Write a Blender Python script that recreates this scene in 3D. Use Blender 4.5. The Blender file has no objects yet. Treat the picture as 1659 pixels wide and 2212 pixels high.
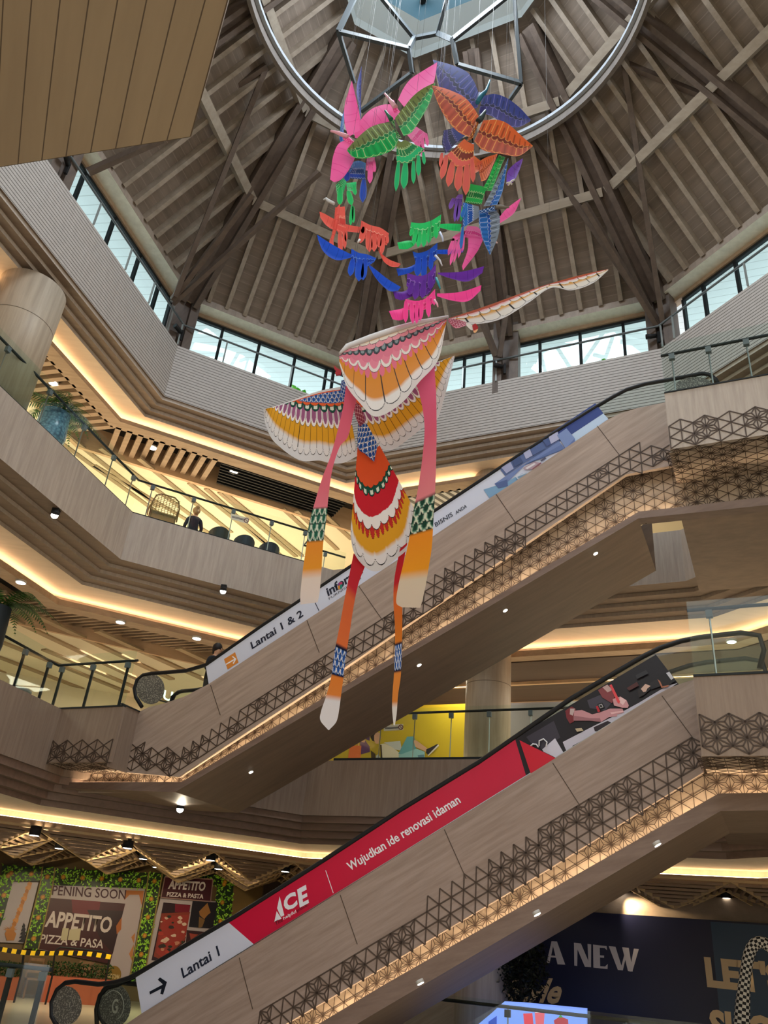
WORLD, SKYE, LED, GAL, GRD, GNEAR = 2.0, 1000, 19, 1.9, 2.4, .26
import bpy, math, random
import numpy as np
from mathutils import Matrix, Vector

random.seed(7)
C = bpy.context.scene.collection
PI = math.pi
# ---------------------------------------------------------------- camera
FPX, CX, CY, EYE = 1740.0, 829.5, 1106.0, 1.65
_v = np.array([1132 - CX, -(-2040 - CY), -FPX]); UPV = _v / np.linalg.norm(_v)
_f = np.array([0, 0, -1.0]); YV = _f - UPV * _f.dot(UPV); YV /= np.linalg.norm(YV)
XV = np.cross(YV, UPV)
ROT = np.array([XV, YV, UPV])
cam_d = bpy.data.cameras.new('camera'); cam = bpy.data.objects.new('camera', cam_d); C.objects.link(cam)
cam_d.sensor_fit = 'VERTICAL'; cam_d.sensor_height = 36.0; cam_d.lens = 36.0 * FPX / 2212.0
cam_d.clip_start = 0.05; cam_d.clip_end = 300
cam.matrix_world = Matrix.Translation((0, 0, EYE)) @ Matrix([list(r) for r in ROT]).to_4x4()
bpy.context.scene.camera = cam
# ---------------------------------------------------------------- world, exposure
sc = bpy.context.scene
sc.view_settings.view_transform = 'Standard'; sc.view_settings.look = 'None'
sc.view_settings.gamma = 1.0; sc.view_settings.exposure = 0.34
try: sc.view_settings.use_curve_mapping = False
except Exception: pass
w = bpy.data.worlds.new('World'); sc.world = w; w.use_nodes = True
bg = w.node_tree.nodes['Background']; bg.inputs[0].default_value = (0.92, 0.96, 1.0, 1); bg.inputs[1].default_value = WORLD
sc.cycles.max_bounces = 8; sc.cycles.transparent_max_bounces = 16
sc.cycles.sample_clamp_indirect = 6.0

def area(name, loc, size, energy, col, rot=(0, 0, 0), sy=None):
    l = bpy.data.lights.new(name, 'AREA'); l.energy = energy; l.color = col; l.size = size
    if sy: l.shape = 'RECTANGLE'; l.size_y = sy
    o = bpy.data.objects.new(name, l); C.objects.link(o); o.location = loc; o.rotation_euler = rot
    return o
def spot(name, loc, tgt, energy, col, ang=1.2, blend=.6):
    l = bpy.data.lights.new(name, 'SPOT'); l.energy = energy; l.color = col; l.spot_size = ang; l.spot_blend = blend; l.shadow_soft_size = .06
    o = bpy.data.objects.new(name, l); C.objects.link(o); o.location = loc
    o.rotation_euler = (Vector(tgt) - Vector(loc)).to_track_quat('-Z', 'Y').to_euler()
    return o
# daylight falling through the roof light into the atrium
area('skylight_daylight', (0.08, 10.43, 24.0), 3.8, SKYE, (0.85, 0.93, 1.0), (0, 0, 0))

# ---------------------------------------------------------------- points from the survey of the photograph
def ray(x, y): return ROT @ np.array([x - CX, -(y - CY), -FPX])
EY = np.array([0, 0, EYE])
def Pz(x, y, z):
    d = ray(x, y); return d * ((z - EYE) / d[2]) + EY
ANG = math.radians(-26.6)
DU = np.array([math.cos(ANG), math.sin(ANG), 0]); DV = np.array([-DU[1], DU[0], 0])
def Pv(x, y, v):                      # on the upright plane v metres out, parallel to the escalators
    d = ray(x, y); return d * (v / d.dot(DV)) + EY
def Py(x, y, Y):
    d = ray(x, y); return d * (Y / d[1]) + EY
def Pp(x, y, p0, n):
    d = ray(x, y); p0 = np.asarray(p0, float); n = np.asarray(n, float)
    return d * ((p0 - EY).dot(n) / d.dot(n)) + EY
def UVW(u, v, z): return DU * u + DV * v + np.array([0, 0, z])
B2 = np.array([-6.3, 18.1]); C2 = np.array([-1.25, 20.4]); D2 = np.array([6.9, 16.3])
Z2 = B2 + 9.5 * np.array([-.295, -.956]); Y2 = Z2 + 5.7 * np.array([.469, -.883])
F2 = D2 + 9.5 * np.array([.457, -.889]); G2 = F2 + 5.7 * np.array([-.309, -.951])
OCT = [Y2, Z2, B2, C2, D2, F2, G2]
def unit(a): a = np.asarray(a, float); return a / np.linalg.norm(a)
EB = unit(C2 - B2); NB = np.array([-EB[1], EB[0]])          # B-C side and its outward normal
def Pbc(x, y, o):
    d = ray(x, y); t = (B2.dot(NB) + o) / d[:2].dot(NB); return d * t + EY
def BC(s, o, z): q = B2 + EB * s + NB * o; return np.array([q[0], q[1], z])
EA = unit(B2 - Z2); NA = np.array([-EA[1], EA[0]])
ED = unit(F2 - D2); ND = np.array([-ED[1], ED[0]])
def offs(poly, os):                   # mitred offset of an open plan polyline; os: one offset per side
    n = len(poly); res = []
    if not hasattr(os, '__len__'): os = [os] * (n - 1)
    lines = []
    for i in range(n - 1):
        e = unit(poly[i + 1] - poly[i]); nn = np.array([-e[1], e[0]])
        lines.append((poly[i] + nn * os[i], e))
    res.append(lines[0][0])
    for i in range(1, n - 1):
        (p, e), (q, g) = lines[i - 1], lines[i]
        A = np.array([[e[0], -g[0]], [e[1], -g[1]]]); t = np.linalg.solve(A, q - p)
        res.append(p + e * t[0])
    res.append(lines[-1][0] + lines[-1][1] * np.linalg.norm(poly[-1] - poly[-2]))
    return res

# ---------------------------------------------------------------- mesh collector
class MB:
    def __init__(s): s.v = []; s.f = []; s.m = []; s.c = []; s.sm = []
    def pts(s, P): i = len(s.v); s.v += [tuple(map(float, p)) for p in P]; return list(range(i, i + len(P)))
    def face(s, P, m=0, c=None, smooth=False):
        s.f.append(s.pts(P)); s.m.append(m); s.c.append(c); s.sm.append(smooth)
    def idx(s, I, m=0, c=None, smooth=False): s.f.append(list(I)); s.m.append(m); s.c.append(c); s.sm.append(smooth)
    def hexa(s, P, m=0, c=None):       # 8 points: bottom loop 0-3, top loop 4-7
        i = s.pts(P)
        for q in ((3, 2, 1, 0), (4, 5, 6, 7), (0, 1, 5, 4), (1, 2, 6, 5), (2, 3, 7, 6), (3, 0, 4, 7)): s.idx([i[k] for k in q], m, c)
    def box(s, c, ax, ay, az, m=0, col=None):   # centre and half-axes
        c, ax, ay, az = map(lambda q: np.asarray(q, float), (c, ax, ay, az))
        s.hexa([c - ax - ay - az, c + ax - ay - az, c + ax + ay - az, c - ax + ay - az, c - ax - ay + az, c + ax - ay + az, c + ax + ay + az, c - ax + ay + az], m, col)
    def abox(s, c, sx, sy, sz, rz=0, m=0, col=None):
        a = np.array([math.cos(rz), math.sin(rz), 0]); b = np.array([-a[1], a[0], 0])
        s.box(c, a * sx / 2, b * sy / 2, (0, 0, sz / 2), m, col)
    def beam(s, p, q, wd, ht, up=(0, 0, 1), m=0, col=None):
        p, q = np.asarray(p, float), np.asarray(q, float); d = unit(q - p); up = np.asarray(up, float)
        if abs(d.dot(unit(up))) > .98: up = np.array([1.0, 0, 0])
        sd = unit(np.cross(d, up)); u2 = np.cross(sd, d)
        s.box((p + q) / 2, (q - p) / 2, sd * wd / 2, u2 * ht / 2, m, col)
    def prism(s, loop, off, m=0, col=None, mside=None):   # planar loop extruded by the vector off
        off = np.asarray(off, float); L = [np.asarray(p, float) for p in loop]; n = len(L)
        a = s.pts(L); b = s.pts([p + off for p in L])
        s.idx(a, m, col); s.idx(b[::-1], m, col)
        for k in range(n): s.idx([a[k], b[k], b[(k + 1) % n], a[(k + 1) % n]], m if mside is None else mside, col)
    def tube(s, path, r, n=8, m=0, col=None, cap=True):
        P = [np.asarray(p, float) for p in path]; R = r if hasattr(r, '__len__') else [r] * len(P)
        rings = []; prev = None
        for i, p in enumerate(P):
            t = P[min(i + 1, len(P) - 1)] - P[max(i - 1, 0)]; t = unit(t)
            if prev is None:
                a = np.cross(t, (0, 0, 1.0))
                if np.linalg.norm(a) < 1e-3: a = np.cross(t, (1.0, 0, 0))
            else: a = prev - t * prev.dot(t)
            a = unit(a); prev = a; b = np.cross(t, a)
            rings.append(s.pts([p + (a * math.cos(2 * PI * k / n) + b * math.sin(2 * PI * k / n)) * R[i] for k in range(n)]))
        for A, Bq in zip(rings, rings[1:]):
            for k in range(n): s.idx([A[k], A[(k + 1) % n], Bq[(k + 1) % n], Bq[k]], m, col, True)
        if cap: s.idx(rings[0][::-1], m, col); s.idx(rings[-1], m, col)
    def lathe(s, c, prof, n=24, m=0, col=None, ax=None):   # profile (r, h) about the vertical
        c = np.asarray(c, float); rings = []
        for r, h in prof:
            rings.append(s.pts([c + np.array([r * math.cos(2 * PI * k / n), r * math.sin(2 * PI * k / n), h]) for k in range(n)]))
        for A, Bq in zip(rings, rings[1:]):
            for k in range(n): s.idx([A[k], A[(k + 1) % n], Bq[(k + 1) % n], Bq[k]], m, col, True)
        s.idx(rings[0][::-1], m, col); s.idx(rings[-1], m, col)
    def blob(s, c, r, m=0, col=None, sq=(1, 1, 1), n=10):
        c = np.asarray(c, float); k = n // 2
        s.lathe_free(c, [(math.sin(PI * (i + .02) / (k + .04)), -math.cos(PI * (i + .02) / (k + .04))) for i in range(k + 1)], r, sq, n, m, col)
    def lathe_free(s, c, prof, r, sq, n, m, col):
        rings = [s.pts([c + np.array([a * math.cos(2 * PI * k / n) * sq[0], a * math.sin(2 * PI * k / n) * sq[1], h * sq[2]]) * r for k in range(n)]) for a, h in prof]
        for A, Bq in zip(rings, rings[1:]):
            for k in range(n): s.idx([A[k], A[(k + 1) % n], Bq[(k + 1) % n], Bq[k]], m, col, True)
        s.idx(rings[0][::-1], m, col); s.idx(rings[-1], m, col)
    def build(s, name, mats, parent=None):
        me = bpy.data.meshes.new(name); me.from_pydata(s.v, [], s.f); me.update()
        if not isinstance(mats, (list, tuple)): mats = [mats]
        for mm in mats: me.materials.append(mm)
        me.polygons.foreach_set('material_index', s.m); me.polygons.foreach_set('use_smooth', s.sm)
        if any(c is not None for c in s.c):
            at = me.color_attributes.new('Col', 'FLOAT_COLOR', 'CORNER'); arr = []
            for f, c in zip(s.f, s.c):
                c = c or (1, 1, 1); arr += [c[0], c[1], c[2], 1.0] * len(f)
            at.data.foreach_set('color', arr)
        return link(name, me, parent)
def link(name, me, parent=None):
    o = bpy.data.objects.new(name, me); C.objects.link(o)
    if parent is not None:
        o.parent = parent
        o.matrix_parent_inverse = Matrix.Translation(-parent.location)
    return o
def tag(o, label, cat, group=None, kind=None):
    o['label'] = label; o['category'] = cat
    if group: o['group'] = group
    if kind: o['kind'] = kind
    return o
def thing(name, label, cat, loc=(0, 0, 0), group=None):
    o = bpy.data.objects.new(name, None); C.objects.link(o); o.location = Vector([float(a) for a in loc]); o.empty_display_size = .2
    return tag(o, label, cat, group)
def struct(o, label=None, cat=None):
    o['kind'] = 'structure'
    if label: o['label'] = label
    if cat: o['category'] = cat
    return o
def sweep(mb, poly, prof, mats):       # profile [(outward offset(s), z)] swept along the plan polyline, mitred
    rows = [[np.array([p[0], p[1], z]) for p in offs(poly, o)] for o, z in prof]
    for k in range(len(prof) - 1):
        for i in range(len(poly) - 1):
            mb.face([rows[k][i], rows[k][i + 1], rows[k + 1][i + 1], rows[k + 1][i]], mats[k] if hasattr(mats, '__len__') else mats)
    return rows
def srgb(h):
    if isinstance(h, str): h = [int(h[i:i + 2], 16) for i in (0, 2, 4)]
    return tuple(((c / 255) / 12.92 if c / 255 <= .04045 else ((c / 255 + .055) / 1.055) ** 2.4) for c in h)

# ---------------------------------------------------------------- materials
def mat(name, col, rough=.6, metal=0, spec=.4):
    m = bpy.data.materials.new(name); m.use_nodes = True; b = m.node_tree.nodes['Principled BSDF']
    b.inputs['Base Color'].default_value = (*col, 1); b.inputs['Roughness'].default_value = rough; b.inputs['Metallic'].default_value = metal
    b.inputs['Specular IOR Level'].default_value = spec
    return m
def emit(name, col, st, base=(.8, .8, .8)):
    m = mat(name, base); b = m.node_tree.nodes['Principled BSDF']
    b.inputs['Emission Color'].default_value = (*col, 1); b.inputs['Emission Strength'].default_value = st; return m
class NT:
    def __init__(s, m): s.t = m.node_tree; s.n = s.t.nodes; s.l = s.t.links; s.b = s.n['Principled BSDF']
    def new(s, t, **k):
        n = s.n.new(t)
        for a, b in k.items(): setattr(n, a, b)
        return n
    def math(s, op, a, b=None):
        n = s.new('ShaderNodeMath', operation=op)
        for i, x in enumerate((a, b)):
            if x is None: continue
            if isinstance(x, (int, float)): n.inputs[i].default_value = x
            else: s.l.new(x, n.inputs[i])
        return n.outputs[0]
    def mix(s, f, a, b):
        n = s.new('ShaderNodeMix', data_type='RGBA')
        for i, x in ((0, f), (6, a), (7, b)):
            if isinstance(x, tuple): n.inputs[i].default_value = (*x, 1)
            elif isinstance(x, (int, float)): n.inputs[i].default_value = x
            else: s.l.new(x, n.inputs[i])
        return n.outputs[2]
def grain(name, col, dark, axis=(0, 0, 1), stretch=14, scale=9, rough=.55, groove=None, gcol=(.1, .08, .06), along=None):
    """laminate with fine grain along an axis; optional grooves: ('z'|vector, spacing, width)"""
    m = mat(name, col, rough); t = NT(m)
    tc = t.new('ShaderNodeTexCoord'); a = unit(axis)
    # component along the grain is compressed
    dot = t.new('ShaderNodeVectorMath', operation='DOT_PRODUCT'); t.l.new(tc.outputs['Object'], dot.inputs[0]); dot.inputs[1].default_value = tuple(a)
    sc1 = t.new('ShaderNodeVectorMath', operation='SCALE'); sc1.inputs[0].default_value = tuple(a); t.l.new(t.math('MULTIPLY', dot.outputs['Value'], 1 - 1 / stretch), sc1.inputs['Scale'])
    sub = t.new('ShaderNodeVectorMath', operation='SUBTRACT'); t.l.new(tc.outputs['Object'], sub.inputs[0]); t.l.new(sc1.outputs[0], sub.inputs[1])
    nz = t.new('ShaderNodeTexNoise'); nz.inputs['Scale'].default_value = scale; nz.inputs['Detail'].default_value = 4; nz.inputs['Roughness'].default_value = .65
    t.l.new(sub.outputs[0], nz.inputs['Vector'])
    rp = t.new('ShaderNodeMapRange'); rp.inputs[1].default_value = .34; rp.inputs[2].default_value = .66; t.l.new(nz.outputs[0], rp.inputs[0])
    c = t.mix(rp.outputs[0], dark, col)
    if groove:
        ax, sp, wd = groove
        gd = t.new('ShaderNodeVectorMath', operation='DOT_PRODUCT'); t.l.new(tc.outputs['Object'], gd.inputs[0]); gd.inputs[1].default_value = tuple(unit(ax))
        fr = t.math('FRACT', t.math('DIVIDE', gd.outputs['Value'], sp))
        c = t.mix(t.math('LESS_THAN', fr, wd / sp), c, gcol)
    t.l.new(c, t.b.inputs['Base Color'])
    return m
def attr_mat(name, rough=.6, transl=0.0, spec=.3):
    m = mat(name, (1, 1, 1), rough, spec=spec); t = NT(m)
    a = t.new('ShaderNodeAttribute'); a.attribute_name = 'Col'; t.l.new(a.outputs['Color'], t.b.inputs['Base Color'])
    if transl:
        tr = t.new('ShaderNodeBsdfTranslucent'); t.l.new(a.outputs['Color'], tr.inputs[0])
        mx = t.new('ShaderNodeMixShader'); mx.inputs[0].default_value = transl
        out = t.n['Material Output']; t.l.new(t.b.outputs[0], mx.inputs[1]); t.l.new(tr.outputs[0], mx.inputs[2]); t.l.new(mx.outputs[0], out.inputs['Surface'])
    return m
def glass(name, tint=(.93, .985, .97), refl=.025):
    m = bpy.data.materials.new(name); m.use_nodes = True; t = m.node_tree; n = t.nodes
    n.remove(n['Principled BSDF']); tr = n.new('ShaderNodeBsdfTransparent'); tr.inputs[0].default_value = (*tint, 1)
    gl = n.new('ShaderNodeBsdfGlossy'); gl.inputs['Roughness'].default_value = .02
    mx = n.new('ShaderNodeMixShader'); mx.inputs[0].default_value = refl; t.links.new(tr.outputs[0], mx.inputs[1]); t.links.new(gl.outputs[0], mx.inputs[2])
    t.links.new(mx.outputs[0], n['Material Output'].inputs[0]); return m

INC = DU * math.cos(math.radians(30)) + np.array([0, 0, math.sin(math.radians(30))])
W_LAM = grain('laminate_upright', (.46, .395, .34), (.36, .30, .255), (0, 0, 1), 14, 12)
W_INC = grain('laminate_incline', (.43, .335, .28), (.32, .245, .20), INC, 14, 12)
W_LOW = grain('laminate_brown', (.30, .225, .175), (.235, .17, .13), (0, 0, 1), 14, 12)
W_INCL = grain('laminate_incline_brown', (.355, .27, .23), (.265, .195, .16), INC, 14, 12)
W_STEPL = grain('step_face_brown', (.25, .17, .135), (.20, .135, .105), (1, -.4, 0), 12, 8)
W_SIDE = grain('siding', (.47, .435, .41), (.415, .38, .355), (0, 0, 1), 3, 9, groove=((0, 0, 1), .0935, .021), gcol=(.10, .085, .075))
W_STEP = grain('step_face_lit', (.47, .405, .345), (.39, .33, .28), (0, 0, 1), 8, 14)  # risers toned paler as the daylit faces, light put into the colour
W_SOFF = grain('soffit_wood_shaded', (.20, .145, .105), (.16, .112, .08), (1, .2, 0), 10, 9)  # undersides toned darker as the shaded faces, shade put into the colour
W_COVE = grain('cove_board_lit', (.60, .49, .37), (.53, .43, .32), (1, .1, 0), 8, 6)  # paler copy of the soffit wood, cove glow put into its colour
W_BRN = grain('lip_shaded_laminate', (.22, .155, .125), (.17, .115, .09), (1, -.4, .3), 8, 9)  # laminate in shade, its darkness put into the base colour
W_LIP = grain('lip_wood', (.42, .30, .20), (.33, .23, .15), (1, .1, 0), 8, 9)
W_OAK = grain('edge_oak', (.62, .42, .25), (.54, .35, .20), (1, .2, 0), 10, 6)
W_DARK = grain('dark_timber', (.125, .090, .070), (.085, .06, .047), (.3, .3, 1), 10, 5)
W_RAFT = grain('rafter_timber', (.35, .29, .235), (.26, .215, .17), (0, 1, .9), 8, 5)
W_PURL = grain('purlin_timber', (.38, .33, .27), (.30, .25, .20), (.9, -.4, 0), 8, 5)
W_COL = grain('column_veneer', (.46, .38, .29), (.36, .29, .215), (0, 0, 1), 16, 10)
W_EAVE = grain('eave_fascia', (.30, .235, .185), (.23, .18, .14), (0, 0, 1), 6, 9)
M_CREAM = mat('cream_paint', (.80, .71, .52), .7)
M_CREAM2 = grain('cream_board', (.72, .66, .53), (.62, .56, .44), (0, 0, 1), 6, 6)
M_BLACK = mat('black_metal', (.012, .012, .013), .55, 0, .2)
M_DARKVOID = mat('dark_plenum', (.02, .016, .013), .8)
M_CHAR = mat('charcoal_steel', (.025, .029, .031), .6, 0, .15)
M_STEEL = mat('brushed_steel', (.35, .36, .36), .3, .9)
M_GREYST = mat('grey_steel', (.12, .14, .15), .6, .0, .25)
M_RUB = mat('black_rubber', (.01, .01, .012), .45, 0, .25)
M_WHITE = mat('white_paint', (.8, .8, .8), .5)
M_GLASS = glass('clear_glass'); M_PANE = glass('window_glass', (.88, .975, .975), .03)
M_PRINT = attr_mat('printed_vinyl', .35); M_PAINTED = attr_mat('painted_surface', .6)
M_LED = emit("led_strip", (1, .72, .43), LED); M_LEDW = emit('led_strip_cream', (1, .70, .40), LED * .5)
M_LAMP = emit('lamp_glow', (1, .9, .72), 14); M_LAMPC = emit('lamp_glow_cool', (1, .97, .9), 14)
M_LEAF = attr_mat('leaf', .5, .25); M_SOIL = mat('soil', (.05, .035, .025), .9)

def text(txt, o, right, up, m, name, parent, depth=.004, bold=0.0, shear=0.0):
    """lettering fitted to the box spanned by right and up from o, on that plane"""
    cu = bpy.data.curves.new(name, 'FONT'); cu.body = txt; cu.size = 1; cu.offset = bold; cu.shear = shear; cu.resolution_u = 3
    ob = bpy.data.objects.new(name, cu); C.objects.link(ob)
    bpy.context.view_layer.update()
    me = bpy.data.meshes.new_from_object(ob.evaluated_get(bpy.context.evaluated_depsgraph_get()))
    C.objects.unlink(ob); bpy.data.objects.remove(ob)
    co = np.array([v.co[:] for v in me.vertices]); lo = co.min(0); hi = co.max(0)
    o, right, up = map(lambda q: np.asarray(q, float), (o, right, up)); nrm = unit(np.cross(right, up))
    for v, c in zip(me.vertices, co):
        p = o + right * (c[0] - lo[0]) / (hi[0] - lo[0]) + up * (c[1] - lo[1]) / (hi[1] - lo[1]) + nrm * depth
        v.co = p
    me.materials.clear(); me.materials.append(m); me.name = name
    return link(name, me, parent)
def decal(name, items, P, nrm, parent, m=None, base=.004, step=.0015):
    """printed picture: flat polygons laid on their carrier, P maps a survey point to the plane"""
    mb = MB(); nrm = np.asarray(nrm, float)
    for k, (poly, col) in enumerate(items):
        mb.face([P(x, y) + nrm * (base + step * k) for x, y in poly], 0, srgb(col))
    return mb.build(name, m or M_PRINT, parent)
def lattice(name, poly2, org, e1, e2, nrm, a, parent, m, star=.45, wd=.016, th=.012, seed=1, edge_in=0.0):
    """hexagonal star fretwork: triangular grid with upright and +-30 degree bars over the region poly2 (in e1,e2)"""
    rnd = random.Random(seed); P = [np.asarray(p, float) for p in poly2]
    def inside(q):
        c = False; n = len(P)
        for i in range(n):
            x1, y1 = P[i]; x2, y2 = P[(i + 1) % n]
            if (y1 > q[1]) != (y2 > q[1]) and q[0] < (x2 - x1) * (q[1] - y1) / (y2 - y1) + x1: c = not c
        return c
    b1 = np.array([a * math.cos(PI / 6), a * .5]); b2 = np.array([0, a])
    xs = [p[0] for p in P]; ys = [p[1] for p in P]
    i0, i1 = int(min(xs) / b1[0]) - 2, int(max(xs) / b1[0]) + 2
    segs = set(); hexs = {}
    pt = lambda i, j: b1 * i + b2 * j
    for i in range(i0, i1):
        jlo = int((min(ys) - b1[1] * i) / a) - 2; jhi = int((max(ys) - b1[1] * i) / a) + 2
        for j in range(jlo, jhi):
            for tri in (((i, j), (i + 1, j), (i, j + 1)), ((i + 1, j), (i + 1, j + 1 - 1 + 0), (i, j + 1)) if False else ((i + 1, j), (i + 1, j + 1), (i, j + 1))):
                cen = sum(pt(*t) for t in tri) / 3
                if not inside(cen): continue
                for k in range(3):
                    s = tuple(sorted((tri[k], tri[(k + 1) % 3]))); segs.add((s[0], s[1], None))
                hc = next((t for t in tri if (t[0] - t[1]) % 3 == 0), tri[0])
                if hc not in hexs: hexs[hc] = rnd.random() < star
                if hexs[hc]:
                    for t in tri: segs.add((t, None, tuple(np.round(cen, 5))))
    mb = MB(); nrm = unit(nrm)
    W = lambda q: org + e1 * q[0] + e2 * q[1]
    for s in segs:
        p = pt(*s[0]); q = pt(*s[1]) if s[1] is not None else np.array(s[2])
        A, Bq = W(p), W(q); d = unit(Bq - A); sd = np.cross(nrm, d) * wd / 2
        mb.hexa([A - sd, Bq - sd, Bq + sd, A + sd, A - sd + nrm * th, Bq - sd + nrm * th, Bq + sd + nrm * th, A + sd + nrm * th])
    return mb.build(name, m, parent)
# ================================================================ STRUCTURE
# ---------------------------------------------------------------- level three: grooved parapet, stepped soffit, cove
ZP0, ZP1 = 14.57, 16.36
def level_edge(tag_n, prof, mats, mlist, poly=OCT):
    mb = MB(); sweep(mb, poly, prof, mats); return struct(mb.build(tag_n, mlist))
mb = MB(); sweep(mb, OCT, [(0, ZP0), (0, ZP1), (.14, ZP1 + .01), (.14, ZP1 - .4)], [0, 1, 1]); wall3 = struct(mb.build('wall_parapet', [W_SIDE, M_CHAR]))
def steps(o0, z0, risers, treads, lip_o, lip_gap, lip_h, tail, led):
    """stepped soffit, warm cove and dropped lip; returns the profile"""
    prof = [(o0, z0)]; mats = []; o, z = o0, z0
    for r, t in zip(risers, treads):
        o += t; prof.append((o, z)); mats.append(1); z -= r; prof.append((o, z)); mats.append(0)
    prof += [(lip_o + .42, z)]; mats.append(4)
    prof += [(lip_o + .42, z - lip_gap)]; mats.append(2)
    prof += [(lip_o, z - lip_gap)]; mats.append(3)
    prof += [(lip_o, z - lip_gap - lip_h)]; mats.append(3)
    prof += [(lip_o + tail, z - lip_gap - lip_h)]; mats.append(3)
    return prof, mats, z
def led_strip(name, poly, lip_o, zlip, m):
    mb = MB(); sweep(mb, poly, [(lip_o + .20, zlip + .03), (lip_o + .26, zlip + .03), (lip_o + .26, zlip + .005)], [0, 0]); return struct(mb.build(name, m))
LO3 = np.array([1.2, 1.2, .82, 1.1, 1.2, 1.2])
p3, m3, zc3 = steps(0, ZP0, [.10, .10, .10, .10], [.05, .21, .21, .21], LO3, .20, .12, .42, True)
level_edge('trim_1', p3, m3, [W_STEP, W_SOFF, W_SOFF, W_LIP, W_COVE])
led_strip('trim_2', OCT, LO3, zc3 - .20, M_LED)
ZL3 = zc3 - .32                                  # underside of the lip
# ---------------------------------------------------------------- level two: laminate fascia, stepped soffit, cove
mb = MB(); sweep(mb, OCT, [(0, 9.6), (0, 10.9), (.5, 10.9)], [0, 1]); struct(mb.build('wall_fascia', [W_LAM, M_CHAR]))
p2, m2, zc2 = steps(0, 9.6, [.09, .09, .09, .09], [.42, .32, .32, .32], 2.25, .20, .16, .45, True)
level_edge('trim_3', p2, m2, [W_STEP, W_SOFF, W_SOFF, W_LIP, W_COVE])
led_strip('trim_4', OCT, 2.25, zc2 - .20, M_LED)
ZL2 = zc2 - .36
# ---------------------------------------------------------------- level one
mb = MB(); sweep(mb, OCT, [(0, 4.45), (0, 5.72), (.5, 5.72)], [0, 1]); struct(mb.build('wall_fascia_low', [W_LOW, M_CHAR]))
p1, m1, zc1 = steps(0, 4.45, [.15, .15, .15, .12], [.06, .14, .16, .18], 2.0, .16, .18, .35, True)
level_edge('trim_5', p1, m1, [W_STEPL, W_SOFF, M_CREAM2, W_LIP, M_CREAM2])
led_strip('trim_6', OCT, 2.0, zc1 - .16, M_LEDW)
ZL1 = zc1 - .34
print('LIPS', ZL3, ZL2, ZL1)
# ---------------------------------------------------------------- ceilings beyond the lips
def ring(name, poly, o0, o1, z, m, thick=None):
    mb = MB(); sweep(mb, poly, [(o0, z), (o1, z)], [0]); return struct(mb.build(name, m))
SL3a, SL3b = 1.9, 3.05        # slatted zone under level three
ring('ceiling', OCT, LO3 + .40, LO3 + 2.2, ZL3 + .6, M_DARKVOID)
mb = MB(); sweep(mb, OCT, [(LO3 + 1.75, ZL3 + .62), (LO3 + 1.75, ZL3 - .16), (LO3 + 1.87, ZL3 - .16), (LO3 + 1.87, ZL3 - .11), (9.5, ZL3 - .11)], [0, 0, 0, 1]); struct(mb.build('ceiling_upper', [W_OAK, M_CREAM]))
SL2a, SL2b = 2.7, 3.9
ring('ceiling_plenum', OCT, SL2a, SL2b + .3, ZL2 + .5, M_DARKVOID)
mb = MB(); sweep(mb, OCT, [(SL2b, ZL2 + .52), (SL2b, ZL2 - .22), (SL2b + .1, ZL2 - .22), (SL2b + .1, ZL2 - .15), (9.5, ZL2 - .15)], [0, 0, 0, 1]); struct(mb.build('ceiling_middle', [W_OAK, M_CREAM]))
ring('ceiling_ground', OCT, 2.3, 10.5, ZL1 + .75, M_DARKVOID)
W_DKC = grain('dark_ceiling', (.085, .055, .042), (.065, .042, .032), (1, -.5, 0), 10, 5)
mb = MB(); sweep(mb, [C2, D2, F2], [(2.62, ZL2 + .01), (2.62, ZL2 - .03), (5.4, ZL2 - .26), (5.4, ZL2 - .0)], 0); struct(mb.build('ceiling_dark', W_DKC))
mb = MB(); sweep(mb, [C2, D2, F2], [(5.4, ZL2 - .1), (5.4, ZL2 - .42), (5.5, ZL2 - .42), (5.5, ZL2 - .1)], 0); struct(mb.build('trim_10', W_OAK))
# shop walls behind the galleries
mb = MB(); sweep(mb, OCT, [(9.5, 10.9), (9.5, ZL3 - .1)], [0]); struct(mb.build('wall_shops_upper', M_CREAM))
mb = MB(); sweep(mb, OCT, [(9.5, 5.72), (9.5, ZL2)], [0]); struct(mb.build('wall_shops_middle', M_CREAM))
mb = MB(); sweep(mb, OCT, [(.5, 10.88), (9.5, 10.88)], [0]); struct(mb.build('floor_upper', mat('pale_tile', (.75, .70, .60), .4)))
mb = MB(); sweep(mb, OCT, [(.5, 5.7), (9.5, 5.7)], [0]); struct(mb.build('floor_middle', mat('pale_tile_b', (.75, .70, .60), .4)))
# ground floor
ZG = -.1
m_floor = mat('cream_tile', (.62, .54, .40), .25)
mb = MB(); mb.face([(-45, -8, ZG), (45, -8, ZG), (45, 45, ZG), (-45, 45, ZG)]); struct(mb.build('floor', m_floor))
mb = MB(); sweep(mb, OCT, [(10.2, ZG), (10.2, ZL1 + .75)], [0]); struct(mb.build('wall_ground', mat('ground_back_wall', (.16, .12, .085), .7)))
BK = [G2 + unit(G2 - F2) * 1.0, np.array([15., -9.]), np.array([-13., -9.]), Y2 + unit(Y2 - Z2) * 1.0]
mb = MB()
for p, q in zip(BK, BK[1:]): mb.face([(*p, ZG), (*q, ZG), (*q, 15.5), (*p, 15.5)])
struct(mb.build('wall_back_light_block', M_CREAM))  # unseen wall behind the viewer, put in to block sky light
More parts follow.
